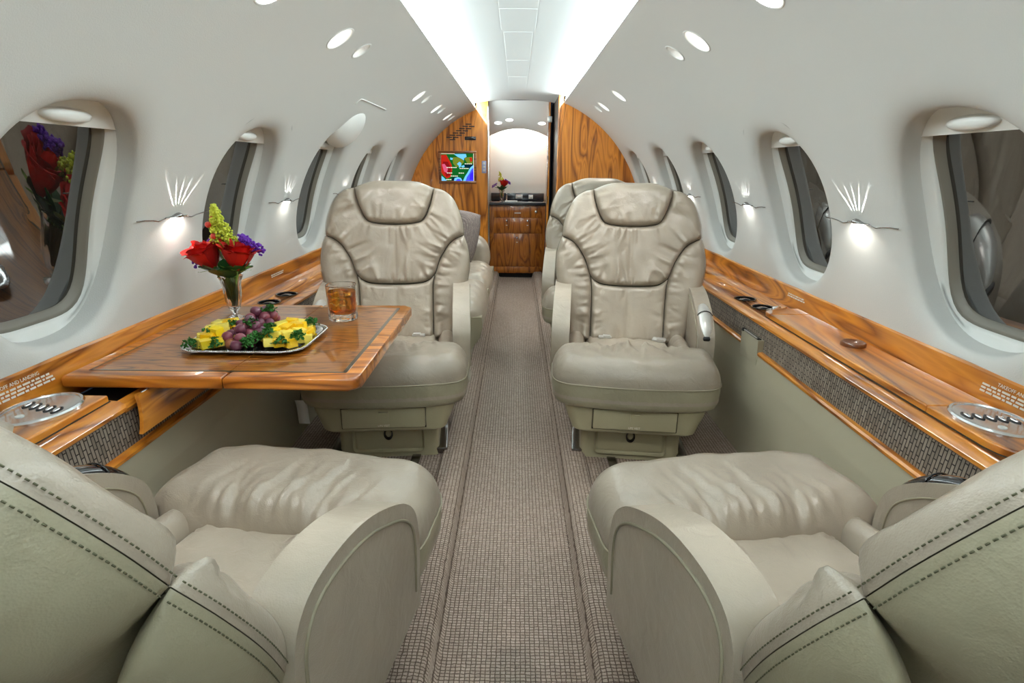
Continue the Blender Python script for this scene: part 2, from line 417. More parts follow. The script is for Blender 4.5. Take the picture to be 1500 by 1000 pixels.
def side_wall(side, Yend, lamps, windows):
    nY = int((Yend-Y0)/.05); S0, S1 = TH0*RW, TH1*RW; nS = int((S1-S0)/.045)
    ys = np.linspace(Y0, Yend, nY+1); ss = np.linspace(S0, S1, nS+1)
    pts = []; edges = []
    def add_loop(L):
        b = len(pts); pts.extend([Vector(p) for p in L]); n = len(L); edges.extend([(b+i, b+(i+1) % n) for i in range(n)]); return list(range(b, b+n))
    per = [(y, S0) for y in ys]+[(Yend, s) for s in ss[1:]]+[(y, S1) for y in ys[::-1][1:]]+[(Y0, s) for s in ss[::-1][1:-1]]
    add_loop(per)
    holes = []; NW = 80
    for i, yc in windows:
        up = .38 if not (side < 0 and i == 3) else .45
        def oval(k, hw, hh, hup, e=2.35):
            a = 2*PI*k/NW; c, s_ = math.cos(a), math.sin(a); q = (abs(c)**e+abs(s_)**e)**(-1/e)
            return np.array([hw*q*c, (hup if s_ > 0 else hh)*q*s_])
        L = [np.array([yc, WTH*RW])+oval(k, .325, .39, up) for k in range(NW)]
        holes.append((add_loop([tuple(p) for p in L]), ('w', i, yc, oval, up)))
    for (yl, b) in lamps:
        r_ = lamp_r(b); c = lamp_th(b)*RW
        L = [(yl+r_*math.cos(2*PI*k/28), c+r_*math.sin(2*PI*k/28)) for k in range(28)]
        holes.append((add_loop(L), ('l', yl, b)))
    def inside_hole(y, s, mrg):
        for _, h in holes:
            if h[0] == 'w':
                q = ((abs(y-h[2])/(.325+mrg))**2.35+(abs(s-WTH*RW)/((h[4] if s > WTH*RW else .39)+mrg))**2.35)
                if q < 1: return True
            else:
                if math.hypot(y-h[1], s-lamp_th(h[2])*RW) < lamp_r(h[2])+mrg: return True
        return False
    for y in ys[1:-1]:
        for s in ss[1:-1]:
            if not inside_hole(y, s, .014): pts.append(Vector((y, s)))
    r = delaunay_2d_cdt(pts, edges, [], 1, 1e-6)
    V2 = np.array([(v.x, v.y) for v in r[0]])
    mp_ = {}
    for i, orig in enumerate(r[3]):
        for q in orig: mp_[q] = i
    F = []
    for f in r[2]:
        c = V2[list(f)].mean(0)
        if not inside_hole(c[0], c[1], -.001): F.append(tuple(f))
    V = list(cyl(side, V2[:,0], V2[:,1]))
    for loop, h in holes:
        if h[0] != 'w': continue
        _, i, yc, oval, up = h; prev = [mp_[k] for k in loop]
        prof = []
        for k in range(1, 8):            # soft rounded lip, then the straight side of the reveal
            a = k/7*PI/2; prof.append((1-math.sin(a), .030*(1-math.cos(a))))
        prof += [(-.05,.052),(-.12,.078)]
        for (t, dep) in prof:
            hw = .258+.067*t; hh = .340+.050*t; hu = (up-.090)+.090*t; cur = []
            for k in range(NW):
                p = np.array([yc, WTH*RW])+oval(k, hw, hh, hu)
                cur.append(len(V)); V.append(cyl(side, p[0], p[1], RW+dep))
            for k in range(NW):
                k2 = (k+1) % NW; F.append((prev[k], prev[k2], cur[k2], cur[k]))
            prev = cur
    o = mesh('wall_right' if side > 0 else 'wall_left', V, F, WALL); return struct(o)
WINS = list(enumerate(WIN_Y))
for side, Yend, lamps in ((-1, Y1L, BIG_L), (1, Y1R, BIG_R)):
    wins = [(i, y) for i, y in WINS if y+.34 < Yend]
    side_wall(side, Yend, lamps, wins)

# windows: frame ring, gasket ring, pane, shade with pull
def rrect(k, n, hw, hh, e=4.2):
    a = 2*PI*k/n; c, s_ = math.cos(a), math.sin(a); q = (abs(c)**e+abs(s_)**e)**(-1/e); return np.array([hw*q*c, hh*q*s_])
wn = 0
for side in (-1, 1):
    for i, yc in WINS:
        if side > 0 and yc+.34 > Y1R: continue
        up = .38 if not (side < 0 and i == 3) else .45
        wn += 1; n = 72; s0 = WTH*RW
        root = bpy.data.objects.new('window_%d' % wn, None); COL.objects.link(root); root['kind'] = 'structure'
        root.location = tuple(cyl(side, np.array(yc), np.array(s0), RW+.08))
        inv = Vector(root.location)
        def ring(name, rows, m):
            V = []; F = []
            for (fn, dep) in rows:
                for k in range(n):
                    d = fn(k); V.append(cyl(side, yc+d[0], s0+d[1], RW+dep)-np.array(inv))
            for a in range(len(rows)-1):
                for k in range(n):
                    k2 = (k+1) % n; F.append((a*n+k, a*n+k2, (a+1)*n+k2, (a+1)*n+k))
            return mesh(name, V, F, m, root)
        def ov(hw, hh, hu, e=2.35):
            def f_(k):
                a = 2*PI*k/n; c, s_ = math.cos(a), math.sin(a); q = (abs(c)**e+abs(s_)**e)**(-1/e)
                return np.array([hw*q*c, (hu if s_ > 0 else hh)*q*s_])
            return f_
        cy = -.030
        rr = lambda hw, hh: (lambda k: rrect(k, n, hw, hh)+np.array([0, cy]))
        ring('window_frame', [(ov(.264,.347,up-.084), .064), (ov(.247,.328,up-.101), .074), (rr(.216,.284), .080), (rr(.208,.276), .083), (rr(.204,.272), .095)], FRAME)
        ring('gasket', [(rr(.206,.274), .090), (rr(.201,.269), .088), (rr(.194,.262), .090), (rr(.190,.258), .099), (rr(.187,.255), .100), (rr(.184,.252), .108)], GASKET)
        V = []; F = []
        for a in range(9):
            t = a/8
            for k in range(n):
                d = rrect(k, n, .186*t, .254*t)+np.array([0, cy]); V.append(cyl(side, yc+d[0], s0+d[1], RW+.107)-np.array(inv))
        for a in range(8):
            for k in range(n):
                k2 = (k+1) % n; F.append((a*n+k, a*n+k2, (a+1)*n+k2, (a+1)*n+k))
        mesh('pane', V, F, PANE, root)
        # raised white shade: fills the top of the reveal down to a straight lower edge
        sb = .203; V = []; F = []; NN = 24
        tops = []
        for k in range(NN+1):
            yy = -.205+.410*k/NN
            q = 1-(abs(yy)/.247)**2.35; tops.append((yy, max(sb+.002, (up-.098)*max(q,0)**(1/2.35))))
        for dep in (.069, .079):
            for yy, tp in tops:
                for t in (0, .5, 1):
                    V.append(cyl(side, yc+yy, s0+sb+(tp-sb)*t, RW+dep)-np.array(inv))
        st = (NN+1)*3
        for k in range(NN):
            for t in range(2):
                a = k*3+t; F.append((a, a+3, a+4, a+1)); F.append((st+a, st+a+3, st+a+4, st+a+1))
            F.append((k*3, k*3+3, st+k*3+3, st+k*3))
        keep = sharp(mesh('window_shade', V, F, SHADE, root), 40)
        # pull: a lens-shaped moulded grip
        V = []; F = []; nn = 20
        for a, (sc_, dp) in enumerate([(1,.072),(.96,.064),(.75,.057),(.4,.053),(.02,.052)]):
            for k in range(nn):
                an = 2*PI*k/nn; V.append(cyl(side, yc+.085*sc_*math.cos(an), s0+sb+.026+.019*sc_*math.sin(an), RW+dp)-np.array(inv))
        for a in range(4):
            for k in range(nn):
                k2 = (k+1) % nn; F.append((a*nn+k, a*nn+k2, (a+1)*nn+k2, (a+1)*nn+k))
        mesh('shade_pull', V, F, SHADE, root)
        if side < 0 and i == 3:      # hooded cover over the emergency exit handle
            V = []; F = []; nn = 24; L = 9
            for a in range(L):
                t = a/(L-1)
                for k in range(nn):
                    an = 2*PI*k/nn; V.append(cyl(side, yc+.06+.20*math.cos(an)*(1-t**2.2), s0+.375+.135*math.sin(an)*(1-t**2.2), RW+.05-.085*math.sin(t*PI/2))-np.array(inv))
            for a in range(L-1):
                for k in range(nn):
                    k2 = (k+1) % nn; F.append((a*nn+k, a*nn+k2, (a+1)*nn+k2, (a+1)*nn+k))
            mesh('exit_handle_cover', V, F, SHADE, root)

# ceiling: centre panel between the two coves
zE, xE = ZC+RW*math.sin(TH1), RW*math.cos(TH1)
def czz(x): return 1.868-.038*(x/.455)**2
V = []; F = []; xs = np.linspace(-.455,.455,25); ysn = np.linspace(Y0, 6.3, 60)
for y in ysn:
    for x in xs: V.append((x, y, czz(x)))
for a in range(len(ysn)-1):
    for b in range(24):
        i = a*25+b; F.append((i, i+1, i+26, i+25))
ceiling = struct(mesh('ceiling', V, F, CEIL))
for (a, b, hw) in ((1.9,2.75,.085),(2.80,3.20,.085),(3.25,4.0,.075),(4.05,4.7,.075),(4.75,5.5,.075)):
    V = []; F = []
    for y in (a, b):
        for x in np.linspace(-hw, hw, 9): V.append((x, y, czz(x)-.0012))
    for y in (a-.002, b+.002):
        for x in np.linspace(-hw-.002, hw+.002, 9): V.append((x, y, czz(x)+.002))
    for k in range(8): F.append((k, k+1, 10+k, 9+k))
    for k in range(8): F += [(k, k+1, 19+k, 18+k), (9+k, 10+k, 28+k, 27+k)]
    F += [(0, 9, 27, 18), (8, 17, 35, 26)]
    sharp(mesh('access_panel', V, F, CEIL, ceiling), 20)
for side in (-1, 1):
    # lip of the side panel and the lens of the light
    lens = [(xE+.004, zE+.006), (xE+.016, zE+.030), (xE+.022, zE+.052)]
    Yend = Y1L if side < 0 else Y1R
    V = []; F = []
    for y in np.linspace(Y0+.02, Yend-.005, 40):
        for (x, z) in lens: V.append((side*x, y, z))
    for a in range(39):
        for b in range(2):
            i = a*3+b; F.append((i, i+1, i+4, i+3))
    o = mesh('cove_light', V, F, COVEM); tag(o, 'long glowing cove light along the %s edge of the ceiling panel' % ('left' if side < 0 else 'right'), 'light')
    lip = [(xE+.0005, zE-.001), (xE+.0005, zE+.006), (xE+.006, zE+.009), (xE+.03, zE+.002)]
    V = []; F = []
    for y in (Y0, Yend):
        for (x, z) in lip: V.append((side*x, y, z))
    for b in range(3): F.append((b, b+1, b+5, b+4))
    struct(mesh('trim_%d' % (1 if side < 0 else 2), V, F, WALL, None, False))

# floor: dropped aisle, carpeted kerbs, raised seat floor
prof = [(-1.05,.058),(-.300,.058),(-.296,.060),(-.293,.070),(-.285,.076),(-.225,.076),(-.208,.072),(-.197,.055),(-.190,.012),(-.183,.002),(-.17,0),
        (.17,0),(.183,.002),(.190,.012),(.197,.055),(.208,.072),(.225,.076),(.285,.076),(.293,.070),(.296,.060),(.300,.058),(1.05,.058)]
V = []; F = []; ny = 2
for y in (Y0, 6.95):
    for p in prof: V.append((p[0], y, p[1]))
L = len(prof)
for k in range(L-1): F.append((k, k+1, L+k+1, L+k))
struct(sharp(mesh('floor', V, F, CARPET), 60))
for x in (.62, .40, -.62, -.40):
    o = box('seat_rail', (x, 2.7, .061), (.035, 5.0, .010), DCHROME, None, .002); struct(o); o.name = 'trim_%d' % (10+int(abs(x)*10)+(20 if x < 0 else 0))

# lower side panels, ledges
XI = .985
def ledge_side(side):
    s = side; nm = 'right' if s > 0 else 'left'
    # lower vinyl panel
    V, F = extrude_poly([(s*.975,.492),(s*.965,.40),(s*.945,.06),(s*1.05,.06),(s*1.05,.492)], Y0, 5.55 if s > 0 else 6.28, 1)
    struct(mesh('baseboard_%s' % nm, V, F, BEIGE, None, False))
    t = thing('side_ledge', ('glossy wooden side ledge along the right cabin wall, with a closed table lid' if s > 0 else 'glossy wooden side ledge along the left cabin wall, opened for the table'), 'ledge', (s*1.1, 1.0, .6))
    inv = np.array([s*1.1, 1.0, .6])
    def ex(name, poly, y0, y1, m, ang=30, parent=t):
        V, F = extrude_poly([(s*a, b) for a, b in poly], y0, y1, 1); return sharp(mesh(name, [np.array(v)-inv for v in V], F, m, parent), ang)
    yb = Y1R-.01 if s > 0 else Y1L-.01
    # back rail against the wall (rounded top)
    ex('back_rail', [(1.188,.600),(1.224,.600),(1.222,.712),(1.212,.717),(1.204,.716),(1.199,.711),(1.190,.655)], Y0+.02, yb, WOODY)
    nose = [(1.196,.628),(1.022,.628),(1.004,.626),(.992,.620),(.985,.610),(.985,.601),(.992,.594),(1.005,.590),(1.196,.590)]
    if s > 0: ex('ledge_top', nose, Y0+.02, yb, WOODY)
    else:
        ex('ledge_top', nose, Y0+.02, 1.31, WOODY)
        ex('ledge_top', nose, 2.27, yb, WOODY)
        # the table pocket stands open between them: front rail, dark floor and sides of the well
        ex('front_rail', [(1.010,.624),(.992,.618),(.985,.606),(.990,.594),(1.010,.590)], 1.31, 2.27, WOODY)
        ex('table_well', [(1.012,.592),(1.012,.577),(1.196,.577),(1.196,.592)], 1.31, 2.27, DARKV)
    ex('fabric_band', [(1.000,.592),(.996,.592),(.988,.50),(1.000,.50)], Y0+.02, yb, RIBF)
    ex('lower_trim', [(.990,.504),(.976,.502),(.970,.497),(.970,.489),(.976,.484),(.990,.482)], Y0+.02 , yb, WOODY)
    return t, inv, ex
LR, invR, exR = ledge_side(1)
LL, invL, exL = ledge_side(-1)
# back stop behind the fabric so that nothing shows through
for s in (-1, 1):
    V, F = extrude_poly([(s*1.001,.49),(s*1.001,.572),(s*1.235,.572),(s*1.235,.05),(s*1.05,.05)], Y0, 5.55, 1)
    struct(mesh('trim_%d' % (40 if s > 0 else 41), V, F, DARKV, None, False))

# bulkheads
def arc_panel(side, x_in, Y, thick, m, name):
    P = []
    ths = np.linspace(TH1, -.50, 40)
    P.append((side*x_in, .02)); P.append((side*x_in, czz(x_in) if x_in < .455 else zE)); 
    P.append((side*xE, czz(xE)))
    for th in ths: P.append((side*RW*math.cos(th), ZC+RW*math.sin(th)))
    V, F = extrude_poly(P, Y, Y+thick, 1); return struct(sharp(mesh(name, V, F, m), 30))
arc_panel(-1, .305, Y1L, .05, WOODZ, 'wall_back_left')
arc_panel(1, .385, Y1R, .05, WOODZ, 'wall_back_right')
o = box('wall_inner', (.397, (Y1R+6.85)/2+.02, .93), (.024, 6.85-Y1R-.08, 1.86), simple('passage_shade_panel', srgb(46,36,28), .4), None, 0); struct(o)  # dark brown colour stands for the shade in the open passage
struct(box('trim_5', (.388, Y1R-.004, .93), (.02, .014, 1.80), WOODZ, None, .003))
o = box('trim_6', (-.303, Y1L-.006, .93), (.016, .02, 1.74), CHROME, None, .004); struct(o)
# back wall behind the camera
V = [(-1.3, Y0, -.05), (1.3, Y0, -.05), (1.3, Y0, 2.0), (-1.3, Y0, 2.0)]
struct(mesh('wall_front', V, [(0,1,2,3)], WALL, None, False))

# ------------------------------------------------------------------ lamps in the headliner
def ceiling_light(side, Y, big, label, group):
    th = lamp_th(big); n, t = frame_at(side, th); p = Vector(tuple(cyl(side, np.array(Y), np.array(th*RW))))
    root = thing('ceiling_light', label, 'light', p, 0, group)
    q = (-n).to_track_quat('Z', 'Y'); root.rotation_mode = 'QUATERNION'; root.rotation_quaternion = q   # local +Z into the wall
    r = lamp_r(big)
    lathe('trim_ring', [(r+.006,.002),(r+.006,-.001),(r+.003,-.003),(r-.001,-.002),(r-.003,.003)], FRAME, root, 32)
    lathe('reflector', [(r-.002,.0),(r-.004,.012),(r*.86,.034),(r*.62,.056),(r*.40,.064)], CUP, root, 32)
    lathe('lamp_socket', [(r*.42,.062),(r*.42,.075),(r*.30,.076),(r*.30,.058),(.0005,.058)], DCHROME, root, 20)
    lathe('bulb', [(r*.20,.058),(r*.20,.054),(r*.12,.050),(.0005,.049)], BULB if big else BULBD, root, 16)
    ld = bpy.data.lights.new('lamp_light', 'POINT'); ld.energy = DOWN_BIG if big else DOWN_SMALL; ld.shadow_soft_size = .008; ld.color = (1,.96,.90)
    lo = bpy.data.objects.new('lamp_light', ld); link(lo, root); lo.location = (0,0,.034);    # spots shine along local -Z: into the cabin
    if big:
        ld = bpy.data.lights.new('beam_light', 'SPOT'); ld.energy = BEAM; ld.spot_size = R_(75); ld.spot_blend = .6; ld.shadow_soft_size = .02; ld.color = (1,.97,.93)
        lo = bpy.data.objects.new('beam_light', ld); link(lo, root); lo.location = (0,0,.02)
        if Y < 2:        # beams over the near seats, aimed to brighten facing seat backs and near cushions
            ld.energy = READ; ld.spot_size = R_(58); aim = (Vector((side*.56, 2.65, .84)) if Y > 1 else Vector((side*.46, 1.12, .5)))-p
            lo.rotation_mode = 'QUATERNION'; lo.rotation_quaternion = q.inverted() @ aim.to_track_quat('-Z', 'Y')
    return root
ordn = ['nearest', 'second', 'third', 'fourth', 'fifth', 'sixth', 'seventh', 'farthest']
for side, L, nm in ((-1, BIG_L, 'left'), (1, BIG_R, 'right')):
    nb = ns = 0
    for (y, b) in L:
        if b: w_ = ['hidden', 'nearest', 'second', 'third', 'fourth', 'farthest'][min(nb,5)]; nb += 1
        else: w_ = ['nearest', 'second', 'third', 'farthest'][min(ns,3)]; ns += 1
        ceiling_light(side, y, b, '%s %s recessed lamp from the camera in the %s side of the headliner' % (w_, 'large bright' if b else 'small dim', nm), 'recessed lamps of the %s headliner' % nm)

# ------------------------------------------------------------------ wall sconces with their thin trim lines
def sconce(side, Y, near, label):
    th = .335; n, t = frame_at(side, th); p = Vector(tuple(cyl(side, np.array(Y), np.array(th*RW))))
    root = thing('wall_sconce', label, 'light', p, 0, 'wall sconces between the %s windows' % ('right' if side > 0 else 'left'))
    yv = Vector((0,1,0))
    P = lambda a, b, c: yv*a+n*b+t*c        # along cabin, out of wall, up
    # winged chrome body
    V = []; F = []; k = 26; cs = 10
    for i in range(k):
        u = -.060+.120*i/(k-1); hgt = .004+.013*math.exp(-(u/.022)**2); dep = .006+.016*math.exp(-(u/.028)**2)
        for j in range(cs):
            a = 2*PI*j/cs; V.append(P(u, max(-.001, dep*(.5+.5*math.cos(a))), hgt*.55+hgt*.5*math.sin(a)-.004-.0015*(abs(u)/.06)))
    for i in range(k-1):
        for j in range(cs):
            j2 = (j+1) % cs; F.append((i*cs+j, i*cs+j2, (i+1)*cs+j2, (i+1)*cs+j))
    F += [tuple(range(cs)), tuple((k-1)*cs+j for j in range(cs))]
    mesh('body', V, F, DCHROME, root)
    V = []; F = []
    for i in range(13):
        u = -.030+.060*i/12; d = .017*(1-(u/.034)**2)+.002
        V += [P(u, .001, -.0065), P(u, d, -.0055), P(u, d, -.0085), P(u, .001, -.0095)]
    for i in range(12):
        for j in range(4): F.append((i*4+j, i*4+(j+1) % 4, i*4+4+(j+1) % 4, i*4+4+j))
    mesh('light_lens', V, F, emit('sconce_lens', (1,.96,.9,1), 6) if 'sconce_lens' not in bpy.data.materials else bpy.data.materials['sconce_lens'], root)
    for sg in (-1, 1):      # thin chrome line out to the window reveals, with its small dip
        pts = []
        for u, c in ((.058,-.005),(.075,-.009),(.095,-.012),(.125,-.006),(.168,-.002),(.206,-.002)):
            q = cyl(side, np.array(Y+sg*u), np.array(th*RW+c), RW-.0015); pts.append(np.array(q)-np.array(p))
        tube('trim_line', pts, .0017, DCHROME, root, 6)
    e = 1.0 if near else .5
    ld = bpy.data.lights.new('lamp_light', 'SPOT'); ld.energy = SCONCE_DN*e; ld.spot_size = R_(150); ld.spot_blend = .45; ld.shadow_soft_size = .006; ld.color = (1,.95,.86)
    lo = bpy.data.objects.new('lamp_light', ld); link(lo, root); lo.location = P(0,.042,-.010)
    lo.rotation_mode = 'QUATERNION'; lo.rotation_quaternion = (-t-n*.55).to_track_quat('-Z', 'Y')
    for k in range(5):      # five slits on top throw the fan of rays
        a = R_(-38+19*k); d = (t*math.cos(a)+yv*math.sin(a)-n*.018).normalized()
        ld = bpy.data.lights.new('ray_light', 'SPOT'); ld.energy = SCONCE_UP*e*(1.0 if k in (1,2,3) else .75); ld.spot_size = R_(7); ld.spot_blend = .5; ld.shadow_soft_size = .001; ld.color = (1,.98,.93)
        lo = bpy.data.objects.new('ray_light', ld); link(lo, root); lo.location = P(-.012+.006*k, .0028, .0165)
        lo.rotation_mode = 'QUATERNION'; lo.rotation_quaternion = d.to_track_quat('-Z', 'Y')
    return root
for side, nm in ((-1,'left'), (1,'right')):
    for i, y in enumerate((1.918, 2.86, 3.81, 4.75, 5.70)):
        if side > 0 and i > 3: continue
        w_ = ['nearest', 'second', 'third', 'fourth', 'farthest'][i]
        sconce(side, y, i == 0, '%s chrome wall sconce from the camera between the %s windows' % (w_, nm))
# white edge line of the emergency exit panel
pts = [cyl(-1, np.array(a), np.array(b)) for a, b in ((3.14,.965),(3.145,.99),(3.16,1.003),(3.19,1.006),(3.45,1.006),(3.74,1.006))]
struct(tube('trim_7', pts, .004, SHADE, None, 6))

# ================================================================== SEATS
# local frame: +x to the window side (plain variant), front edge towards -y, floor of the seat at z = 0 (raised floor .058)
REC = R_(13)
def mirror_map(fn, sx):
    def f_(u, v, h):
        P = fn(u, v, h); P = np.array(P); P[:,0] *= sx; return P
    return f_
def build_seat(sx, name_loc):
    root = thing('cabin_seat', '', 'seat', (0,0,0), 0)
    # ---- back: everything is modelled upright around the hinge, then the whole back is reclined
    hinge = np.array([0, .335, .46-.058])
    H = [(0,.683),(.10,.680),(.18,.652)]
    SH = [(.18,.652),(.225,.640),(.266,.606),(.292,.555),(.310,.495),(.316,.437)]
    SEAM = [(.316,.437),(.255,.402),(.207,.332),(.178,.255),(.135,.222),(.07,.213),(0,.211)]
    HEADB = [(.18,.652),(.172,.61),(.155,.555),(.126,.503),(.07,.487),(0,.484)]
    WING = [(.316,.432),(.334,.375),(.341,.30),(.330,.225),(.305,.14),(.280,.05),(.262,-.05)]
    mir = lambda L: [(-a, b) for a, b in L[::-1]]
    curl = lambda u: .26*np.maximum(0, np.abs(u)-.12)**2
    front = mirror_map(lambda u, v, h: np.stack([u, -(h+.0434+curl(u)), v], -1), sx)
    def rear(u, v, h): return np.stack([u, h-.0406-curl(u), v], -1)
    rear = mirror_map(rear, sx)
    # core that closes the sides, coloured dark as shade in the seams
    sil = [(H+SH[1:], True), (WING, True), ([(.262,-.05),(-.262,-.05)], True), (mir(WING), True), (mir(H+SH[1:]), True)]
    pol, _ = outline(sil, 5)
    c = pol.mean(0); tg = np.roll(pol,-1,0)-np.roll(pol,1,0); tg /= np.linalg.norm(tg,axis=1,keepdims=True)+1e-12; nr = np.stack([-tg[:,1], tg[:,0]],1); nr *= np.sign(np.sum((c-pol)*nr))
    inset = pol+nr*.0075
    V = []; F = []; n = len(inset)
    for hh in (-.0035, .0035):
        for p in inset: V.append((sx*p[0], hh-.042-curl(p[0]), p[1]))
    F = [tuple(range(n)), tuple(range(n, 2*n))]+[(i, (i+1) % n, n+(i+1) % n, n+i) for i in range(n)]
    back = mesh('backrest', V, F, SEAMD, root, True); sharp(back, 40); back.location = hinge; back.rotation_euler = (-REC, 0, 0)
    # front cushions
    puff('headrest', [(mir(H)[:-1]+H, True), (HEADB, False), (mir(HEADB), False)], front, LEA, back, T=.056, Ro=.055, Rs=.024, pleats=22, pamp=.010, seed=3, res=.0085, skirt=.0008, plen=(.05,.12))
    puff('upper_back', [(SH, True), (SEAM, False), (mir(SEAM), False), (mir(SH), True), ([(-a, b) for a, b in HEADB], False), (HEADB[::-1], False)],
         front, LEA, back, T=.044, Ro=.055, Rs=.022, pleats=90, pamp=.014, plen=(.05,.17), seed=5, res=.0075, skirt=.0008, grooves=[([(0,.470),(0,.35),(0,.228)], 0)], ga=.005, gw=.0035, dome=0)
    for s in (1, -1):
        m_ = (lambda L: L) if s > 0 else (lambda L: [(-a, b) for a, b in L])
        inner = [(.262,-.05),(.168,-.046)]; up = [(.168,-.046),(.168,.10),(.170,.20),(.178,.255)]
        seamup = [(.178,.255),(.207,.332),(.255,.402),(.316,.434)]
        puff('side_bolster', [(m_([(.316,.434)]+WING[1:]), True), (m_(inner), False), (m_(up), False), (m_(seamup), False)], front, LEA, back, T=.044, Ro=.055, Rs=.036, pleats=60, pamp=.012, plen=(.04,.11), seed=8+s, res=.0075, skirt=.0008)
    top = [(-.178,.253),(-.135,.220),(-.07,.211),(0,.209),(.07,.211),(.135,.220),(.178,.253)]
    puff('lumbar_pad', [(top, False), ([(.178,.253),(.170,.20),(.167,.10),(.167,-.046)], False), ([(.167,-.046),(-.167,-.046)], False), ([(-.167,-.046),(-.167,.10),(-.170,.20),(-.178,.253)], False)], front, LEAL, back, T=.036, Rs=.020, pleats=44, pamp=.009, plen=(.03,.09), seed=12, res=.008, skirt=.0008, grooves=[([(0,.196),(0,.1),(0,-.03)], 0)], ga=.004, gw=.003)
    # rear skins: a broad upper panel and two lower lobes, each with a seam set in from the edge
    seam_off = .040
    def groove_extra(segs, only_outer=True):
        poly, fl = outline(segs, 6); A = poly; B = np.roll(poly, -1, 0)
        def f_(u, v):
            P = np.stack([u, v], -1); d = dist_seg(P, A[fl], B[fl])
            return -.0065*np.exp(-((d-seam_off)/.0030)**2)+.004*np.exp(-((d-seam_off-.010)/.006)**2)+.003*np.exp(-((d-seam_off+.009)/.006)**2)
        return f_
    up_seg = [(mir(H+SH[1:])[:-1]+H+SH[1:], True), ([(.316,.437),(.265,.385),(.215,.30),(.16,.235),(.08,.20),(0,.19)], False), ([(0,.19),(-.08,.20),(-.16,.235),(-.215,.30),(-.265,.385),(-.316,.437)], False)]
    puff('rear_upper_skin', up_seg, rear, LEAO, back, T=.120, Ro=.105, Rs=.045, pleats=44, pamp=.013, pl_outer=True, plen=(.12,.34), seed=15, res=.0080, skirt=.0008)
    low_seg = [([(.316,.434)]+WING[1:], True), ([(.262,-.05),(-.262,-.05)], False), (mir([(.316,.434)]+WING[1:]), True), ([(-.316,.434),(-.265,.382),(-.215,.297),(-.16,.232),(-.08,.197),(0,.187)], False), ([(0,.187),(.08,.197),(.16,.232),(.215,.297),(.265,.382),(.316,.434)], False)]
    puff('rear_lower_skin', low_seg, rear, LEAO, back, T=.104, Ro=.100, Rs=.042, pleats=8, pamp=.008, plen=(.06,.16), seed=16, res=.0085, skirt=.0008)
    # stitches on both sides of the rear seams
    parts = []
    g = lambda t: math.sqrt(max(0, 1-(1-min(t,1))**2))
    def stitches(ctrl, T, Ro):
        c = catmull(ctrl, 14); nrm = np.gradient(c, axis=0); nrm /= np.linalg.norm(nrm,axis=1,keepdims=True); nn_ = np.stack([nrm[:,1], -nrm[:,0]],1)
        mid = len(c)//2; ctr = np.array([0,.33])
        if (ctr-c[mid])@nn_[mid] < 0: nn_ = -nn_
        for mp_, hh in ((rear, .0095), (front, .0080)):
            q = c-nn_*.0007
            acc = 0; pos = []
            dl = np.linalg.norm(np.diff(q,axis=0),axis=1); cum = np.concatenate([[0],np.cumsum(dl)])
            s = .004
            while s+.0038 < cum[-1]:
                pos.append([np.array([np.interp(s+t, cum, q[:,0]), np.interp(s+t, cum, q[:,1])]) for t in (0,.0019,.0038)]); s += .0066
            for tri in pos:
                A3 = mp_(np.array([p[0]*sx*sx for p in tri]), np.array([p[1] for p in tri]), np.array([hh, hh, hh]))
                parts.append(tube_geo(A3, .0009, 4))
    for s in (1, -1):
        stitches([(s*a, b) for a, b in (H[1:]+SH[1:])], .088, .075); stitches([(s*a, b) for a, b in WING], .070, .070)
    V, F = join_geo(parts); st = mesh('stitching', V, F, THREAD, back, True); st['kind'] = 'stuff'
    # ---- seat cushion
    z0 = -.058
    def topmap(zb, crown=None):
        return mirror_map(lambda u, v, h: np.stack([u, v, zb+z0+h+(0 if crown is None else crown(u, v))], -1), sx)
    rollseg = [([(.325,-.12),(.325,-.05),(.300,-.012),(.20,.004)], True), ([(.20,.004),(-.20,.004)], False), ([(-.20,.004),(-.300,-.012),(-.325,-.05),(-.325,-.12)], True), ([(-.325,-.12),(-.318,-.215),(-.285,-.272),(-.20,-.298),(0,-.312),(.20,-.298),(.285,-.272),(.318,-.215),(.325,-.12)], True)]
    puff('thigh_roll', rollseg, topmap(.415), LEA, root, T=.100, Ro=.080, Rs=.065, pleats=46, pamp=.0085, plen=(.10,.30), seed=21, res=.0085, skirt=.06, gw=.004)
    # lower front band under the seam
    pl, _ = outline(rollseg, 5)
    V = []; F = []; n = len(pl); rows = [(.420,1.0),(.412,1.004),(.390,1.006),(.350,.995),(.332,.97),(.325,.93)]
    for zz, k in rows:
        for p in pl: V.append((sx*p[0]*k, (p[1]+.15)*k-.15, zz+z0))
    for a in range(len(rows)-1):
        for k in range(n): F.append((a*n+k, a*n+(k+1) % n, (a+1)*n+(k+1) % n, (a+1)*n+k))
    F.append(tuple((len(rows)-1)*n+k for k in range(n)))
    mesh('front_band', V, F, LEAO, root)
    tube('seam_piping', [(sx*p[0]*1.006, (p[1]+.15)*1.006-.15, .418+z0) for p in pl], .0028, PIPE, root, 6, True)
    puff('seat_panel', [([(.185,-.03),(.188,.12),(.188,.31)], False), ([(.188,.31),(-.188,.31)], False), ([(-.188,.31),(-.188,.12),(-.185,-.03)], False), ([(-.185,-.03),(.185,-.03)], False)], topmap(.385), LEAL, root, T=.062, Rs=.028, pleats=34, pamp=.009, plen=(.06,.20), seed=23, res=.0095, skirt=.0008)
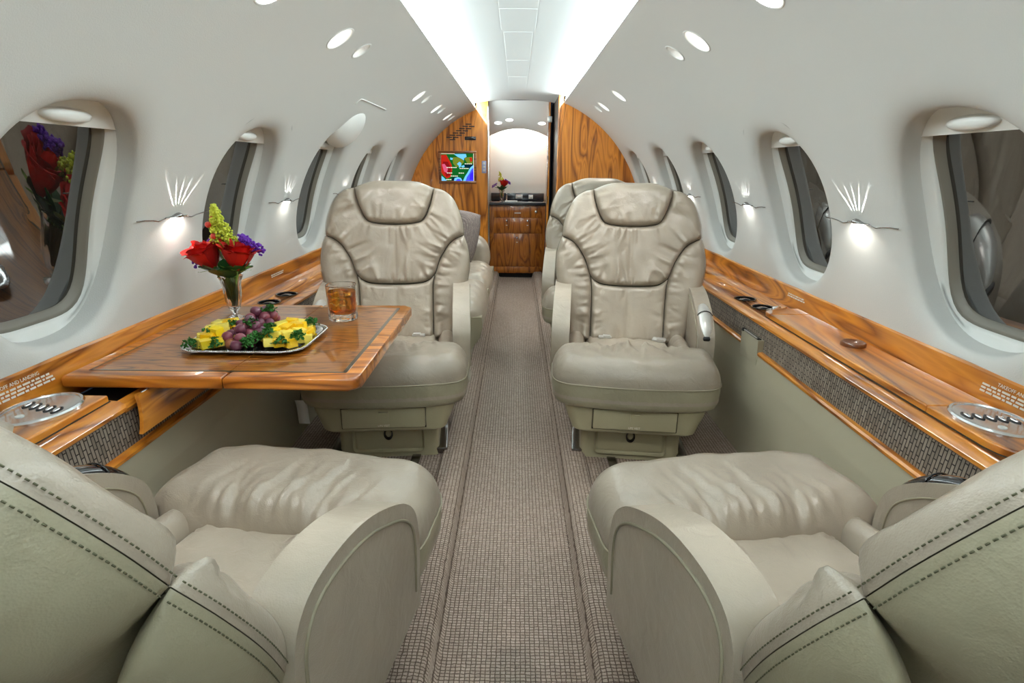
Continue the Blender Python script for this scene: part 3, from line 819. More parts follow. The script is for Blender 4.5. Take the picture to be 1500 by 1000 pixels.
    for s in (1, -1):
        q = [([(s*.187,-.03),(s*.187,.14),(s*.187,.31)], False), ([(s*.187,.31),(s*.275,.31)], False), ([(s*.275,.31),(s*.278,.12),(s*.272,.0)], True), ([(s*.272,.0),(s*.262,-.035),(s*.23,-.045),(s*.187,-.03)], True)]
        puff('seat_pad', q, topmap(.385), LEA, root, T=.090, Ro=.045, Rs=.04, pleats=10, pamp=.003, plen=(.03,.07), seed=25+s, res=.0085, skirt=.0008)
    box('cushion_pan', (0, .10, .355+z0), (.55,.46,.075), LEAO, root, .015)
    # ---- arms: outer aisle arm (-x) and window arm with its release lever (+x)
    prof = catmull([(.006,.30),(.000,.40),(-.004,.48),(.012,.545),(.06,.595),(.13,.635),(.22,.672),(.31,.690),(.39,.688),(.435,.660),(.452,.60),(.45,.48),(.43,.30)], 6)
    for s in (-1, 1):
        wd = .074 if s < 0 else .066; xc = s*.300
        bm = bmesh.new(); V, F = extrude_poly([tuple(p) for p in prof], xc-wd/2, xc+wd/2, 0)
        vs = [bm.verts.new((sx*v[0], v[1], v[2]+z0)) for v in V]
        for f in F: bm.faces.new([vs[i] for i in f])
        es = [e for e in bm.edges if abs(e.verts[0].co.x-e.verts[1].co.x) < 1e-6]
        bmesh.ops.bevel(bm, geom=es, offset=.030, segments=6, profile=.5, affect='EDGES')
        arm = from_bm('armrest', bm, LEAL if s < 0 else LEA, root, True, 60)
        c = prof.mean(0); ins = []
        for p in prof[4:-6]:
            d = p-np.array([.22,.40]); L_ = np.linalg.norm(d); ins.append(p-d/L_*.030)
        xo = xc+s*(wd/2+.0008)
        tube('arm_piping', [(sx*xo, p[0], p[1]+z0) for p in ins], .0030, PIPE, arm, 6)
        if s > 0:
            xi = xc-(wd/2+.0008)
            tube('arm_piping', [(sx*xi, p[0], p[1]+z0) for p in ins], .0022, PIPE, arm, 6)
            # lever pod on the slope at the front of the arm
            V = []; F = []; k = 18; nn = 14
            for i in range(k):
                t = i/(k-1); yy = .005+.150*t; base = np.interp(yy, prof[6:44,0], prof[6:44,1]); e = math.sqrt(max(0, 1-(2*t-1)**2))
                for j in range(nn):
                    a = 2*PI*j/nn; V.append((sx*(xc+.001+.030*max(e,.25)**.7*math.cos(a)), yy, base+z0-.008+.024*max(e,.2)**.7*math.sin(a)))
            for i in range(k-1):
                for j in range(nn): F.append((i*nn+j, i*nn+(j+1) % nn, (i+1)*nn+(j+1) % nn, (i+1)*nn+j))
            F += [tuple(range(nn)), tuple((k-1)*nn+j for j in range(nn))]
            mesh('lever_pod', V, F, SILVER, arm)
            V2 = [(v[0]*1.0+(sx*.0), v[1]+.0, v[2]) for v in V]
            b2 = base
            tube('lever_band', [(sx*(xc+.001+.0315*math.cos(a)), .085, np.interp(.085, prof[6:44,0], prof[6:44,1])+z0-.008+.0265*math.sin(a)) for a in np.linspace(-.3,PI+.3,16)], .002, BLACKG, arm, 6)
            box('lever_slot', (sx*(xc), .012, .525+z0), (.030,.030,.018), BLACK, arm, .006, 2, (R_(-60),0,0))
    # ---- belt buckle halves on the cushion
    for (bx, by, rz) in ((-.10,.255,.1),(.145,.235,-.35)):
        bm = bmesh.new(); bm_box(bm, (0,0,.006), (.060,.030,.012), .004); bm_box(bm, (.008*sx,-.003,.013), (.034,.022,.006), .002)
        o = from_bm('belt_buckle', bm, SILVER, root); o.location = (sx*bx, by, .447+z0); o.rotation_euler = (R_(12),0,rz*sx)
    # ---- skirt box with drawer, pedestal with lock cover
    def loft(rows, m, name):
        V = []; F = []
        for (x0, x1, y0, y1, z, r) in rows:
            for (cx_, cy_, a0) in ((x1-r,y1-r,0),(x0+r,y1-r,90),(x0+r,y0+r,180),(x1-r,y0+r,270)):
                for k in range(5): a = R_(a0+90*k/4); V.append((sx*(cx_+r*math.cos(a)), cy_+r*math.sin(a), z))
        n = 20
        for a in range(len(rows)-1):
            for k in range(n): F.append((a*n+k, a*n+(k+1) % n, (a+1)*n+(k+1) % n, (a+1)*n+k))
        F += [tuple(range(n)), tuple((len(rows)-1)*n+k for k in range(n))]
        return sharp(mesh(name, V, F, m, root), 35)
    loft([(-.278,.278,-.272,.34,.350+z0,.05),(-.268,.268,-.272,.34,.30+z0,.05),(-.238,.238,-.268,.33,.222+z0,.045),(-.225,.225,-.255,.32,.212+z0,.04)], VINYL, 'skirt_box')
    dr = box('drawer', (0,-.2735,.277+z0), (.315,.016,.080), VINYL, root, .004); dr.rotation_euler = (R_(-3),0,0)
    V, F = tube_geo([(-.160,-.2735,.318+z0),(.160,-.2735,.318+z0),(.160,-.2715,.236+z0),(-.160,-.2715,.236+z0)], .0042, 4, True); mesh('drawer_gap_shade', V, F, DARKSEAM, root, False)  # dark tube painted in as shade round the drawer front
    lp = [(-.018,.018)]+[(-.018,-.010)]+[(.018*math.cos(a), -.010+.018*math.sin(a)) for a in np.linspace(PI, 2*PI, 9)]+[(.018,.018)]
    prism('latch', [(a, b+.008) for a, b in lp], -.016, -.007, VINYL, dr, 1)
    text_obj('lettering', 'LIFE VEST', .011, TEXTM, dr, Matrix.Translation((0,-.0084,-.030)) @ Matrix.Rotation(PI/2, 4, 'X'))
    loft([(-.200,.200,-.175,.26,.225+z0,.03),(-.200,.200,-.175,.26,.10+z0,.03),(-.205,.205,-.18,.26,.06+z0,.03)], VINYL, 'pedestal')
    box('pedestal_panel', (.0,-.178,.145+z0), (.285,.010,.118), VINYL, root, .02, 3)
    lathe('lock_cup', [(.023,.0),(.023,-.003),(.017,-.005),(.013,.004),(.004,.006),(.0005,.006)], BLACKG, root, 20, (0,-.186,.165+z0), (PI/2*-1,0,0), .8, 1.15)
    for s in (-1, 1): box('rail_foot', (s*.21, .03, .073+z0), (.05,.40,.030), DCHROME, root, .006)
    return root
def set_back(root, rec, twist=0, shift=(0,0,0)):
    for c in kids(root):
        if c.name.split('.')[0] == 'backrest':
            c.rotation_euler = (-rec, 0, twist)
            c.location = (shift[0], .335+shift[1], .402+shift[2])
seatA = build_seat(1, ''); seatB = build_seat(-1, '')
def place(r, x, y, rz, label, rec=REC, twist=0, shift=(0,0,0)):
    r.location = (x, y, .058); r.rotation_euler = (0,0,rz); r['label'] = label; set_back(r, rec, twist, shift); return r
place(seatA, .49, 2.25, R_(-6), 'taupe leather seat facing the camera right of the aisle, beside the closed wooden ledge')
place(copy_tree(seatA), .50, 3.42, R_(-6), 'taupe leather seat mostly hidden behind the seat right of the aisle')
place(copy_tree(seatA), -.525, 1.03, PI-R_(9), 'nearest leather seat lower left, seen from behind, below the wooden table', R_(27), R_(-12), (-.017,.008,-.050))
place(seatB, -.525, 2.25, R_(5), 'taupe leather seat facing the camera behind the wooden table')
place(copy_tree(seatB), .530, 1.03, PI+R_(9), 'nearest leather seat lower right, seen from behind', R_(27.3), R_(12), (.017,.008,-.050))

# the two near seats have dark lever grips
for r in [o for o in bpy.data.objects if o.name.startswith('cabin_seat') and o.location.y < 1.5 and o.parent is None]:
    for arm in kids(r):
        for c in kids(arm):
            if c.name.startswith('lever_pod'): c.data = c.data.copy(); c.data.materials.clear(); c.data.materials.append(BLACKG); c['label'] = 'glossy dark lever grip'

# ================================================================== ON AND IN THE LEDGES
def cut(o, cutters):
    for c in cutters:
        md = o.modifiers.new('b', 'BOOLEAN'); md.object = c; md.operation = 'DIFFERENCE'; md.solver = 'EXACT'
    bpy.context.view_layer.update(); dg = bpy.context.evaluated_depsgraph_get()
    me = bpy.data.meshes.new_from_object(o.evaluated_get(dg)); o.modifiers.clear(); old = o.data; o.data = me; me.name = o.name
    for c in cutters: bpy.data.objects.remove(c)
def cyl_cutter(x, y, z0_, z1, r):
    V, F = lathe_geo([(r, z0_), (r, z1)], 32, 1, 1, True); o = mesh('cutter', V, F, BLACK); o.location = (x, y, 0); return o
for s, root, nm in ((1, LR, 'right'), (-1, LL, 'left')):
    tops = [k for k in kids(root) if k.name.startswith('ledge_top')]
    top = tops[-1]
    spots = [(s*1.075, 2.39), (s*1.062, 2.555)]
    cut(top, [cyl_cutter(x, y, .55, .70, .045) for x, y in spots])
    for k, (x, y) in enumerate(spots):
        t = thing('cup_holder', '%s of the two black cup holders sunk in the %s wooden ledge' % ('nearer' if k == 0 else 'farther', nm), 'cup holder', (x, y, .572), 0, 'cup holders in the %s ledge' % nm)
        lathe('cup_well', [(.0005,.003),(.040,.003),(.0435,.008),(.0438,.055),(.049,.0575),(.049,.059),(.046,.0595),(.0425,.057),(.0418,.01)], BLACKG, t, 32)
        pts = [(.040*math.cos(a), .040*math.sin(a)*.0+(-.002), .030+.026*math.sin(a*1.0)) for a in np.linspace(.15, PI-.15, 13)]
        V = []; F = []
        for p in pts:
            for dy in (-.011,.011):
                for dz in (0,.0025): V.append((p[0], p[1]+dy, p[2]+dz))
        for i in range(len(pts)-1):
            a = i*4; F += [(a, a+2, a+6, a+4), (a+1, a+5, a+7, a+3), (a, a+4, a+5, a+1), (a+2, a+3, a+7, a+6)]
        mesh('spring_strap', V, F, DCHROME, t)
# closed table lid on the right ledge: near end piece, long middle, rounded far end
def lid_poly(y0, y1, near=False, far=False):
    x0, x1 = 1.020, 1.184; P = []
    if far:
        P += [(x0, y0), ]; n = 12
        P += [(x1-(x1-x0)*(1-math.sin(a)*.0)*0, y0)][:0]
        P += [(x0+(x1-x0)*.5*(1-math.cos(a)), y0+(y1-y0)*math.sin(a)**.7) for a in np.linspace(.12, PI/2, n)]+[(x1, y1)]+[(x1, y0)]
    elif near:
        P += [(x0, y1)]; n = 12
        P += [(x1, y1), (x1, y0+.10)]+[(x0+(x1-x0)*.5*(1+math.cos(a)), y0+.10-.10*math.sin(a)**.7) for a in np.linspace(.12, PI-.12, n)]+[(x0, y0+.10)]
    else: P = [(x0, y0), (x1, y0), (x1, y1), (x0, y1)]
    return P
def lid_piece(side, y0, y1, parent, inv, m, **k):
    P = [(side*a-inv[0], b-inv[1]) for a, b in lid_poly(y0, y1, **k)]
    cx_, cy_ = (sum(p[0] for p in P)/len(P), sum(p[1] for p in P)/len(P))
    prism('lid_gap_shade', [(p[0]+.003*(1 if p[0] > cx_ else -1), p[1]+.003*(1 if p[1] > cy_ else -1)) for p in P], .6275-inv[2], .6294-inv[2], DARKSEAM, parent, 2, 0)  # dark slab painted in as the shade around the lid
    o = prism('lid', P, .6275-inv[2], .647-inv[2], m, parent, 2, 0)
    bm = bmesh.new(); bm.from_mesh(o.data)
    es = [e for e in bm.edges if all(v.co.z > .646-inv[2] for v in e.verts)]
    bmesh.ops.bevel(bm, geom=es, offset=.005, segments=3, profile=.5, affect='EDGES'); bm.to_mesh(o.data); bm.free(); o.data.polygons.foreach_set('use_smooth', [True]*len(o.data.polygons)); sharp(o, 50); return o
lid_piece(1, 1.03, 1.290, LR, invR, WOODL, near=True)
lid_piece(1, 1.293, 2.195, LR, invR, WOODL)
lid_piece(1, 2.198, 2.300, LR, invR, WOODL, far=True)
lid_piece(-1, 1.00, 1.300, LL, invL, WOODL, near=True)
# dished wooden finger pull on the middle of the lid and the chrome latch at its far end
pull = lathe('lid_pull', [(.0005,.002),(.018,.003),(.028,.007),(.033,.013),(.035,.013),(.038,.008),(.038,-.002)], KNOBW, LR, 32, (1.118-invR[0], 1.785-invR[1], .647-invR[2]))
V, F = extrude_poly([(-.050,-.018),(.035,.030),(.058,.034),(.030,.004),(-.030,-.026)], 0, .012, 2)
l_ = sharp(mesh('lid_latch', V, F, CHROME, LR), 30); l_.location = (1.075-invR[0], 2.262-invR[1], .644-invR[2])
tube('latch_pin', [(-.02,-.008,.014),(.02,.014,.014)], .006, CHROME, l_)
# oval control panels
for s, nm in ((1,'right'), (-1,'left')):
    t = thing('control_panel', 'oval chrome control panel with a row of switches on the %s wooden ledge' % nm, 'control panel', (s*1.108, 1.205, .647))
    V = []; F = []; n = 48
    rows = [(1.0,.0),(1.0,.004),(.96,.008),(.90,.008),(.885,.005),(.5,.0045),(.01,.0045)]
    for k, z in rows:
        for i in range(n): a = 2*PI*i/n; V.append((.076*k*math.cos(a), .096*k*math.sin(a), z))
    for a in range(len(rows)-1):
        for i in range(n): F.append((a*n+i, a*n+(i+1) % n, (a+1)*n+(i+1) % n, (a+1)*n+i))
    sharp(mesh('faceplate', V, F, simple('polished_panel_'+nm, (.72,.73,.74,1), .16, metal=1), t), 25)
    for k in range(5):
        x = -.044+.022*k
        V, F = lathe_geo([(.0085,.0045),(.0085,.0065),(.0065,.0068),(.0065,.0048)], 20, 1.0, 2.1)
        b = mesh('switch_bezel', V, F, BLACK, t); b.location = (x, .004-.30*x, 0)
        V, F = lathe_geo([(.0058,.0045),(.0054,.008),(.003,.0095),(.0004,.010)], 16, .95, 2.0)
        mesh('rocker', V, F, CHROME, b)
    lathe('jack', [(.009,.0045),(.0085,.0065),(.0045,.0068),(.0035,.0048),(.0004,.0048)], FRAME, t, 20, (-.012,-.046,0))
# placards printed on the rails: a title, then three lines too fine to read
def placard(side, yc, parent, inv, W, title):
    nrm = Vector((-side, 0, .17)).normalized(); rd = Vector((0, -side, 0)); up = nrm.cross(rd)
    up = -up if up.z < 0 else up
    P0 = Vector((side*1.1925, yc, .684))
    def mat(dx, dy): 
        m_ = Matrix.Identity(4)
        for i, a in enumerate((rd, up, nrm)): 
            for j in range(3): m_[j][i] = a[j]
        p = P0+rd*dx+up*dy+nrm*.0022-Vector(inv); m_.translation = p; return m_
    if title: text_obj('lettering', title, .0125, TEXTM, parent, mat(0, .0135), .0003)
    parts = []; r3 = random.Random(int(yc*100)+side)
    m_ = mat(0, 0)
    for ln in range(3 if title else 2):
        x = -W/2
        while x < W/2-.01:
            wl = r3.uniform(.006,.024); wl = min(wl, W/2-x); y = .002-ln*.0085
            V, F = extrude_poly([(x,y-.0025),(x+wl,y-.0025),(x+wl,y+.0025),(x,y+.0025)], 0, .0003, 2)
            parts.append(([m_ @ Vector(v) for v in V], F)); x += wl+.004
    V, F = join_geo(parts); o = mesh('print', V, F, TEXTM, parent, False); o['kind'] = 'stuff'
placard(1, 1.235, LR, invR, .225, 'TAKEOFF AND LANDING')
placard(-1, 1.245, LL, invL, .215, 'TAKEOFF AND LANDING')
placard(1, 2.345, LR, invR, .15, ''); placard(-1, 2.78, LL, invL, .15, '')
# stowage pocket let into the right side panel by the seat
t = thing('side_pocket', 'small open pocket in the beige side panel right of the facing seat', 'pocket', (.966, 2.23, .45))
V, F = extrude_poly([(.0,.10),(.024,.10),(.024,-.07),(.018,-.09),(.006,-.075)], -.085, .085, 1); sharp(mesh('pocket_shell', V, F, BEIGE, t), 30)
box('pocket_mouth', (.010, 0, .101), (.016,.150,.006), BLACK, t, .002); box('pocket_catch', (.002,.070,.104), (.014,.014,.014), BLACK, t, .003)
box('pocket_lip', (-.002,-.01,.108), (.006,.13,.004), SILVER, t, .0015)

# ================================================================== TABLE
TX0, TX1, TY0, TY1, TZ = -1.182, -.408, 1.365, 2.175, .672
tb = thing('folding_table', 'glossy wooden folding table pulled out of the left ledge, carrying flowers, tray and glass', 'table', ((TX0+TX1)/2, (TY0+TY1)/2, .63))
ti = np.array(tb.location)
def tp(poly): return [(a-ti[0], b-ti[1]) for a, b in poly]
def slab(name, poly, z0_, z1, m, bev, parent=tb, seg=3):
    bm = bmesh.new(); V, F = extrude_poly(tp(poly), z0_-ti[2], z1-ti[2], 2); vs = [bm.verts.new(v) for v in V]
    for f in F: bm.faces.new([vs[i] for i in f])
    if bev:
        es = [e for e in bm.edges if abs(e.verts[0].co.z-e.verts[1].co.z) < 1e-6]
        bmesh.ops.bevel(bm, geom=es, offset=bev, segments=seg, profile=.5, affect='EDGES')
    return from_bm(name, bm, m, parent, True, 50)
xs_ = -.762
cr = .028
rc = [(TX1-cr+cr*math.sin(a), TY0+cr-cr*math.cos(a)) for a in np.linspace(0,PI/2,7)]; rc2 = [(TX1-cr+cr*math.cos(a), TY1-cr+cr*math.sin(a)) for a in np.linspace(0,PI/2,7)]
leaf1 = slab('table_leaf', [(TX0,TY0),(xs_-.0015,TY0),(xs_-.0015,TY1),(TX0,TY1)], .637, TZ, WOODB, .009)
leaf2 = slab('table_leaf', [(xs_+.0015,TY0)]+rc+rc2+[(xs_+.0015,TY1)], .637, TZ, WOODB, .009)
bw = .046
slab('field_veneer', [(TX0+bw,TY0+bw),(xs_-.0015,TY0+bw),(xs_-.0015,TY1-bw),(TX0+bw,TY1-bw)], TZ-.002, TZ+.0006, WOODT, 0, leaf1).location = (0,0,0)
slab('field_veneer', [(xs_+.0015,TY0+bw),(TX1-bw,TY0+bw),(TX1-bw,TY1-bw),(xs_+.0015,TY1-bw)], TZ-.002, TZ+.0006, WOODT, 0, leaf2)
iw = .0035
def strip(x0, x1, y0, y1, parent): slab('inlay_strip', [(x0,y0),(x1,y0),(x1,y1),(x0,y1)], TZ-.002, TZ+.0009, INLAY, 0, parent)
strip(TX0+bw-iw, xs_-.0015, TY0+bw-iw, TY0+bw+iw, leaf1); strip(TX0+bw-iw, xs_-.0015, TY1-bw-iw, TY1-bw+iw, leaf1); strip(TX0+bw-iw, TX0+bw+iw, TY0+bw, TY1-bw, leaf1)
strip(xs_+.0015, TX1-bw+iw, TY0+bw-iw, TY0+bw+iw, leaf2); strip(xs_+.0015, TX1-bw+iw, TY1-bw-iw, TY1-bw+iw, leaf2); strip(TX1-bw-iw*1.6, TX1-bw+iw*1.6, TY0+bw, TY1-bw, leaf2)
box('hinge_rail', (-.80-ti[0], 1.77-ti[1], .629-ti[2]), (.05,.60,.014), DCHROME, tb, .003)
for y in (1.50, 2.05): box('support_arm', (-1.02-ti[0], y-ti[1], .630-ti[2]), (.46,.035,.012), DCHROME, tb, .003)
# drop flap hanging open in front of the pocket
V = []; F = []; ny_, nz_ = 14, 7
for th_ in (0, 1):
    for i in range(ny_):
        for j in range(nz_):
            y = 1.335+.90*i/(ny_-1); t_ = j/(nz_-1); z = .632-.090*t_-(.004*math.sin(t_*PI) if i == 0 else 0); x = -.968+.010*math.sin(t_*PI*.5)+.012*t_-(0 if th_ else .010)
            if i == 0: y -= .040*t_**1.5
            V.append((x+.985, y-1.335, z-.632))
k0 = ny_*nz_
for i in range(ny_-1):
    for j in range(nz_-1):
        a = i*nz_+j; F.append((a, a+1, a+nz_+1, a+nz_)); F.append((k0+a, k0+a+nz_, k0+a+nz_+1, k0+a+1))
for i in range(ny_-1):
    for j in (0, nz_-1): a = i*nz_+j; F.append((a, a+nz_, k0+a+nz_, k0+a))
for j in range(nz_-1):
    for i in (0, ny_-1): a = i*nz_+j; F.append((a, a+1, k0+a+1, k0+a))
fl_ = thing('table_flap', 'wooden drop flap hanging open below the table edge on the left ledge', 'flap', (-.985, 1.335, .632))
sharp(mesh('flap_board', V, F, WOODY, fl_), 40)
tube('flap_hinge', [(.012,.02,-.002),(.012,.88,-.002)], .004, DCHROME, fl_)
# paper tag hanging beside the left seat
t = thing('paper_tag', 'white paper tag hanging by the dark gap left of the seat behind the table', 'tag', (-.84, 2.06, .31))
V = []; F = []
for i in range(6):
    for xx in (-.022,.022):
        for th_ in (0,.001): V.append((xx+.004*i*.5-.01, .004*math.sin(i)-th_, -.02*i+.003*math.sin(i*1.3)))
for i in range(5):
    a = i*4; F += [(a,a+2,a+6,a+4),(a+1,a+5,a+7,a+3),(a,a+4,a+5,a+1),(a+2,a+3,a+7,a+6)]
mesh('paper', V, F, PAPER, t); tube('string', [(-.01,0,0),(-.004,.01,.05),(.02,.02,.10)], .0012, BLACK, t, 5)

# ================================================================== TRAY AND FRUIT
trx, try_, trz = -.805, 1.685, TZ+.001
tray = thing('serving_tray', 'polished silver tray of fruit on the wooden table', 'tray', (trx, try_, trz))
def rpoly(hx, hy, c, n=6):
    P = []
    for (sx_, sy_, a0) in ((1,1,0),(-1,1,90),(-1,-1,180),(1,-1,270)):
        for k in range(n): a = R_(a0+90*k/(n-1)); P.append((sx_*(hx-c)+c*math.cos(a), sy_*(hy-c)+c*math.sin(a)))
    return P
V = []; F = []; rows = [(.150,.118,.05,.0),(.150,.118,.05,.002),(.158,.126,.055,.008),(.172,.140,.06,.012),(.182,.150,.065,.0135),(.186,.154,.067,.011),(.184,.152,.066,.0095),(.170,.138,.06,.009),(.150,.118,.05,.0)]
for hx, hy, c, z in rows:
    for p in rpoly(hx, hy, c): V.append((p[0], p[1], z))
n = 24
for a in range(len(rows)-1):
    if a == 0: continue
    for k in range(n): F.append((a*n+k, a*n+(k+1) % n, (a+1)*n+(k+1) % n, (a+1)*n+k))
F.append(tuple(range(n, 2*n))); F.append(tuple((len(rows)-1)*n+k for k in range(n)))
sharp(mesh('tray_plate', V, F, simple('tray_silver', (.70,.70,.70,1), .14, metal=1), tray), 40)
P = catmull(rpoly(.184,.152,.066), 5, True); parts = []
dl = np.linalg.norm(np.roll(P,-1,0)-P, axis=1); cum = np.concatenate([[0], np.cumsum(dl)]); PP = np.concatenate([P, P[:1]])
s_ = 0
while s_ < cum[-1]:
    x = np.interp(s_, cum, PP[:,0]); y = np.interp(s_, cum, PP[:,1]); v, f = lathe_geo([(.0004,.0),(.0022,.0012),(.0026,.003),(.0018,.0045),(.0004,.005)], 6)
    parts.append(([(a+x, b+y, c+.0115) for a, b, c in v], f)); s_ += .0058
V, F = join_geo(parts); o = mesh('beaded_rim', V, F, CHROME, tray); o['kind'] = 'stuff'
PINE = [simple('pineapple_%s' % n_, c_, .30, bump=.5, bscale=160) for n_, c_ in (('yellow', srgb(250,216,36)), ('pale', srgb(240,218,90)), ('gold', srgb(246,196,20)))]
GRAPE = [simple('grape_%s' % n_, c_, .34, coat=.15, bscale=60) for n_, c_ in (('purple', srgb(112,56,76)), ('red', srgb(136,66,80)), ('dusky', srgb(126,90,108)), ('amber', srgb(160,98,66)))]
PARS = simple('parsley_green', srgb(46,110,34), .6)
def cube_mesh(k, m):
    bm = bmesh.new(); bm_box(bm, (0,0,0), (.036,.030,.026), .003, 2)
    r4 = random.Random(k)
    for v in bm.verts: v.co += Vector((r4.uniform(-1,1), r4.uniform(-1,1), r4.uniform(-1,1)))*.0016; v.co.x *= 1+v.co.z*6*r4.choice((-1,1))*.4
    o = from_bm('pineapple_cube', bm, m); return o
cubes = [cube_mesh(k, PINE[k % 3]) for k in range(6)]
used = [False]*6
rr_ = random.Random(4)
def scatter_heap(cx_, cy_, rx, ry, hgt, n, sep):
    pts = []
    tries = 0
    while len(pts) < n and tries < 20000:
        tries += 1; a = rr_.uniform(0, 2*PI); q = math.sqrt(rr_.random()); x = cx_+rx*q*math.cos(a); y = cy_+ry*q*math.sin(a)
        z = .017+hgt*max(0, 1-q**1.7)*(rr_.uniform(.35,1) if tries > 3000 else 1)
        if all((x-p[0])**2+(y-p[1])**2+(z-p[2])**2 > sep*sep for p in pts): pts.append((x, y, z))
    return pts
def put(protos, flags, k, loc, rot, label, cat, group, sc_=1):
    o = protos[k]
    if flags[k]: o = o.copy(); COL.objects.link(o)
    flags[k] = True; o.location = loc; o.rotation_euler = rot; o.scale = (sc_,)*3; tag(o, label, cat, group); return o
for (cx_, cy_, rx, ry, hgt, n, nm) in ((-.102,-.006,.056,.104,.038,27,'left'), (.098,.0,.064,.100,.040,30,'right')):
    for i, (x, y, z) in enumerate(scatter_heap(cx_, cy_, rx, ry, hgt, n, .0265)):
        put(cubes, used, rr_.randrange(6), (trx+x, try_+y, trz+z), (rr_.uniform(-.2,.2), rr_.uniform(-.2,.2), rr_.uniform(0,PI)), 'pineapple chunk %s of the %s heap on tray' % (('low ' if z < .034 else 'high ')+('at the front' if y < -.045 else 'in the middle' if y < .03 else 'at the back')+(' by the rim' if abs(x) > .112 else ' by the grapes' if abs(x) < .075 else ''), nm), 'pineapple', 'pineapple chunks in the %s heap' % nm)
V, F = lathe_geo([(.0003,-.0165),(.0078,-.0142),(.0128,-.008),(.0148,0),(.0138,.0066),(.0098,.0125),(.004,.0157),(.0003,.0161)], 18)
grapes = [mesh('grape', V, F, GRAPE[k]) for k in range(4)]; gf = [False]*4
gp = []
for lay, (n, rx, ry, z, cy_) in enumerate(((14,.054,.118,.018,-.012),(13,.048,.102,.036,-.004),(10,.042,.080,.053,.018),(7,.032,.050,.070,.036),(3,.018,.020,.086,.048))):
    got = 0; tr = 0
    while got < n and tr < 9000:
        tr += 1; a = rr_.uniform(0,2*PI); q = rr_.uniform(.2,1)**.5; x = -.010+.10*(cy_*0)+rx*q*math.cos(a); y = cy_+ry*q*math.sin(a); x += y*.22
        if all((x-p[0])**2+(y-p[1])**2+(z-p[2])**2 > .0258**2 for p in gp): gp.append((x, y, z)); got += 1
for i, (x, y, z) in enumerate(gp):
    k = 3 if i == 1 else rr_.choice((0,0,1,1,2))
    lab = 'amber red grape low at the front of the grape pile on the tray' if k == 3 else 'red grape %s of the tray pile' % (('lowest' if z < .03 else 'low' if z < .045 else 'halfway up' if z < .06 else 'high' if z < .08 else 'topmost')+(' front' if y < -.04 else ' middle' if y < .03 else ' back')+(' left' if x < -.015 else ' right' if x > .015 else ' centre'))
    put(grapes, gf, k, (trx+x, try_+y, trz+z), (rr_.uniform(0,3), rr_.uniform(0,3), rr_.uniform(0,3)), lab, 'grape', None if k == 3 else 'grapes piled on the tray', rr_.uniform(1.0,1.15))
def parsley_mesh(k):
    r5 = random.Random(k); parts = []
    for i in range(70):
        a = r5.uniform(0,2*PI); el = r5.uniform(-.2,1.5); rad = r5.uniform(.006,.015); c = Vector((rad*math.cos(a)*math.cos(el), rad*math.sin(a)*math.cos(el), .004+rad*math.sin(el)*.8))
        R3 = Euler((r5.uniform(-1,1), r5.uniform(-1,1), r5.uniform(0,6))).to_matrix(); sz = r5.uniform(.0028,.0048)
        loc = [Vector((0,0,0)), Vector((sz,sz*.3,sz*.4)), Vector((sz*.7,sz,0)), Vector((0,sz*1.3,sz*.5)), Vector((-sz*.7,sz,0)), Vector((-sz,sz*.3,sz*.4))]
        parts.append(([c+R3 @ v for v in loc], [(0,1,2),(0,2,3),(0,3,4),(0,4,5)]))
    V, F = join_geo(parts); o = mesh('parsley_sprig', V, F, PARS, None, False); return o
pm = [parsley_mesh(k) for k in range(3)]; pf = [False]*3
pspots = [(-.150,-.112,.012,'at the front left corner of the tray'),(-.082,-.105,.012,'between the front pineapple and the grapes, left side'),(-.118,-.055,.030,'standing on the left pineapple heap'),(-.072,-.010,.040,'where the left pineapple heap meets the grapes'),
          (-.012,-.02,.052,'tucked into the middle of the grapes'),(.024,.05,.076,'on top of the grape pile'),(.018,-.112,.016,'at the front right of the grapes'),(.036,-.088,.026,'just behind the front parsley, right of the grapes'),(.062,-.04,.040,'upper sprig on the front of the right pineapple heap'),(.066,-.075,.036,'lower sprig on the front of the right pineapple heap'),(.112,-.108,.018,'at the front of the right pineapple heap'),(.150,-.06,.024,'beside the right rim of the tray'),(.150,.055,.034,'at the back right corner of the tray')]
for i, (x, y, z, w_) in enumerate(pspots):
    put(pm, pf, i % 3, (trx+x, try_+y, trz+z), (.2*math.sin(i), .2*math.cos(i*2), i*1.3), 'curly green parsley sprig '+w_, 'parsley', 'parsley sprigs on the tray', 1.65)

# ================================================================== TUMBLER
gx, gy, gz = -.617, 1.955, TZ+.0012
GS = 1.16
gl = thing('tumbler', 'cut crystal tumbler of iced brown drink on the table', 'glass', (gx, gy, gz))
V = []; F = []; n = 48
prof_ = [(.036,.0),(.041,.002),(.0435,.014),(.0435,.040),(.0440,.046),(.0462,.118),(.0465,.121),(.0455,.1225),(.0440,.121),(.0415,.046),(.0395,.026),(.030,.021),(.0005,.020)]
for i, (r, z) in enumerate(prof_):
    for k in range(n):
        a = 2*PI*k/n; f_ = 1+(.035*math.cos(a*12) if 1 <= i <= 3 else 0); V.append((r*f_*math.cos(a), r*f_*math.sin(a), z))
for a in range(len(prof_)-1):
    for k in range(n): F.append((a*n+k, a*n+(k+1) % n, (a+1)*n+(k+1) % n, (a+1)*n+k))
F.append(tuple(range(n)))
sharp(mesh('glass_wall', V, F, GLASS, gl), 30); gl.scale = (GS, GS, 1.04)
TEA = glass('amber_drink', (.83,.50,.16,1), 1.33)
d_ = thing('iced_drink', 'brown iced drink filling the crystal tumbler', 'drink', (gx, gy, gz))
lathe('liquid', [(.0005,.0215),(.030,.0225),(.0385,.0275),(.0408,.046),(.0428,.094),(.0425,.0955),(.0005,.0955)], TEA, d_, 40); d_.scale = (GS, GS, 1.10)
ICE = glass('ice', (.97,.98,1,1), 1.31, .06)
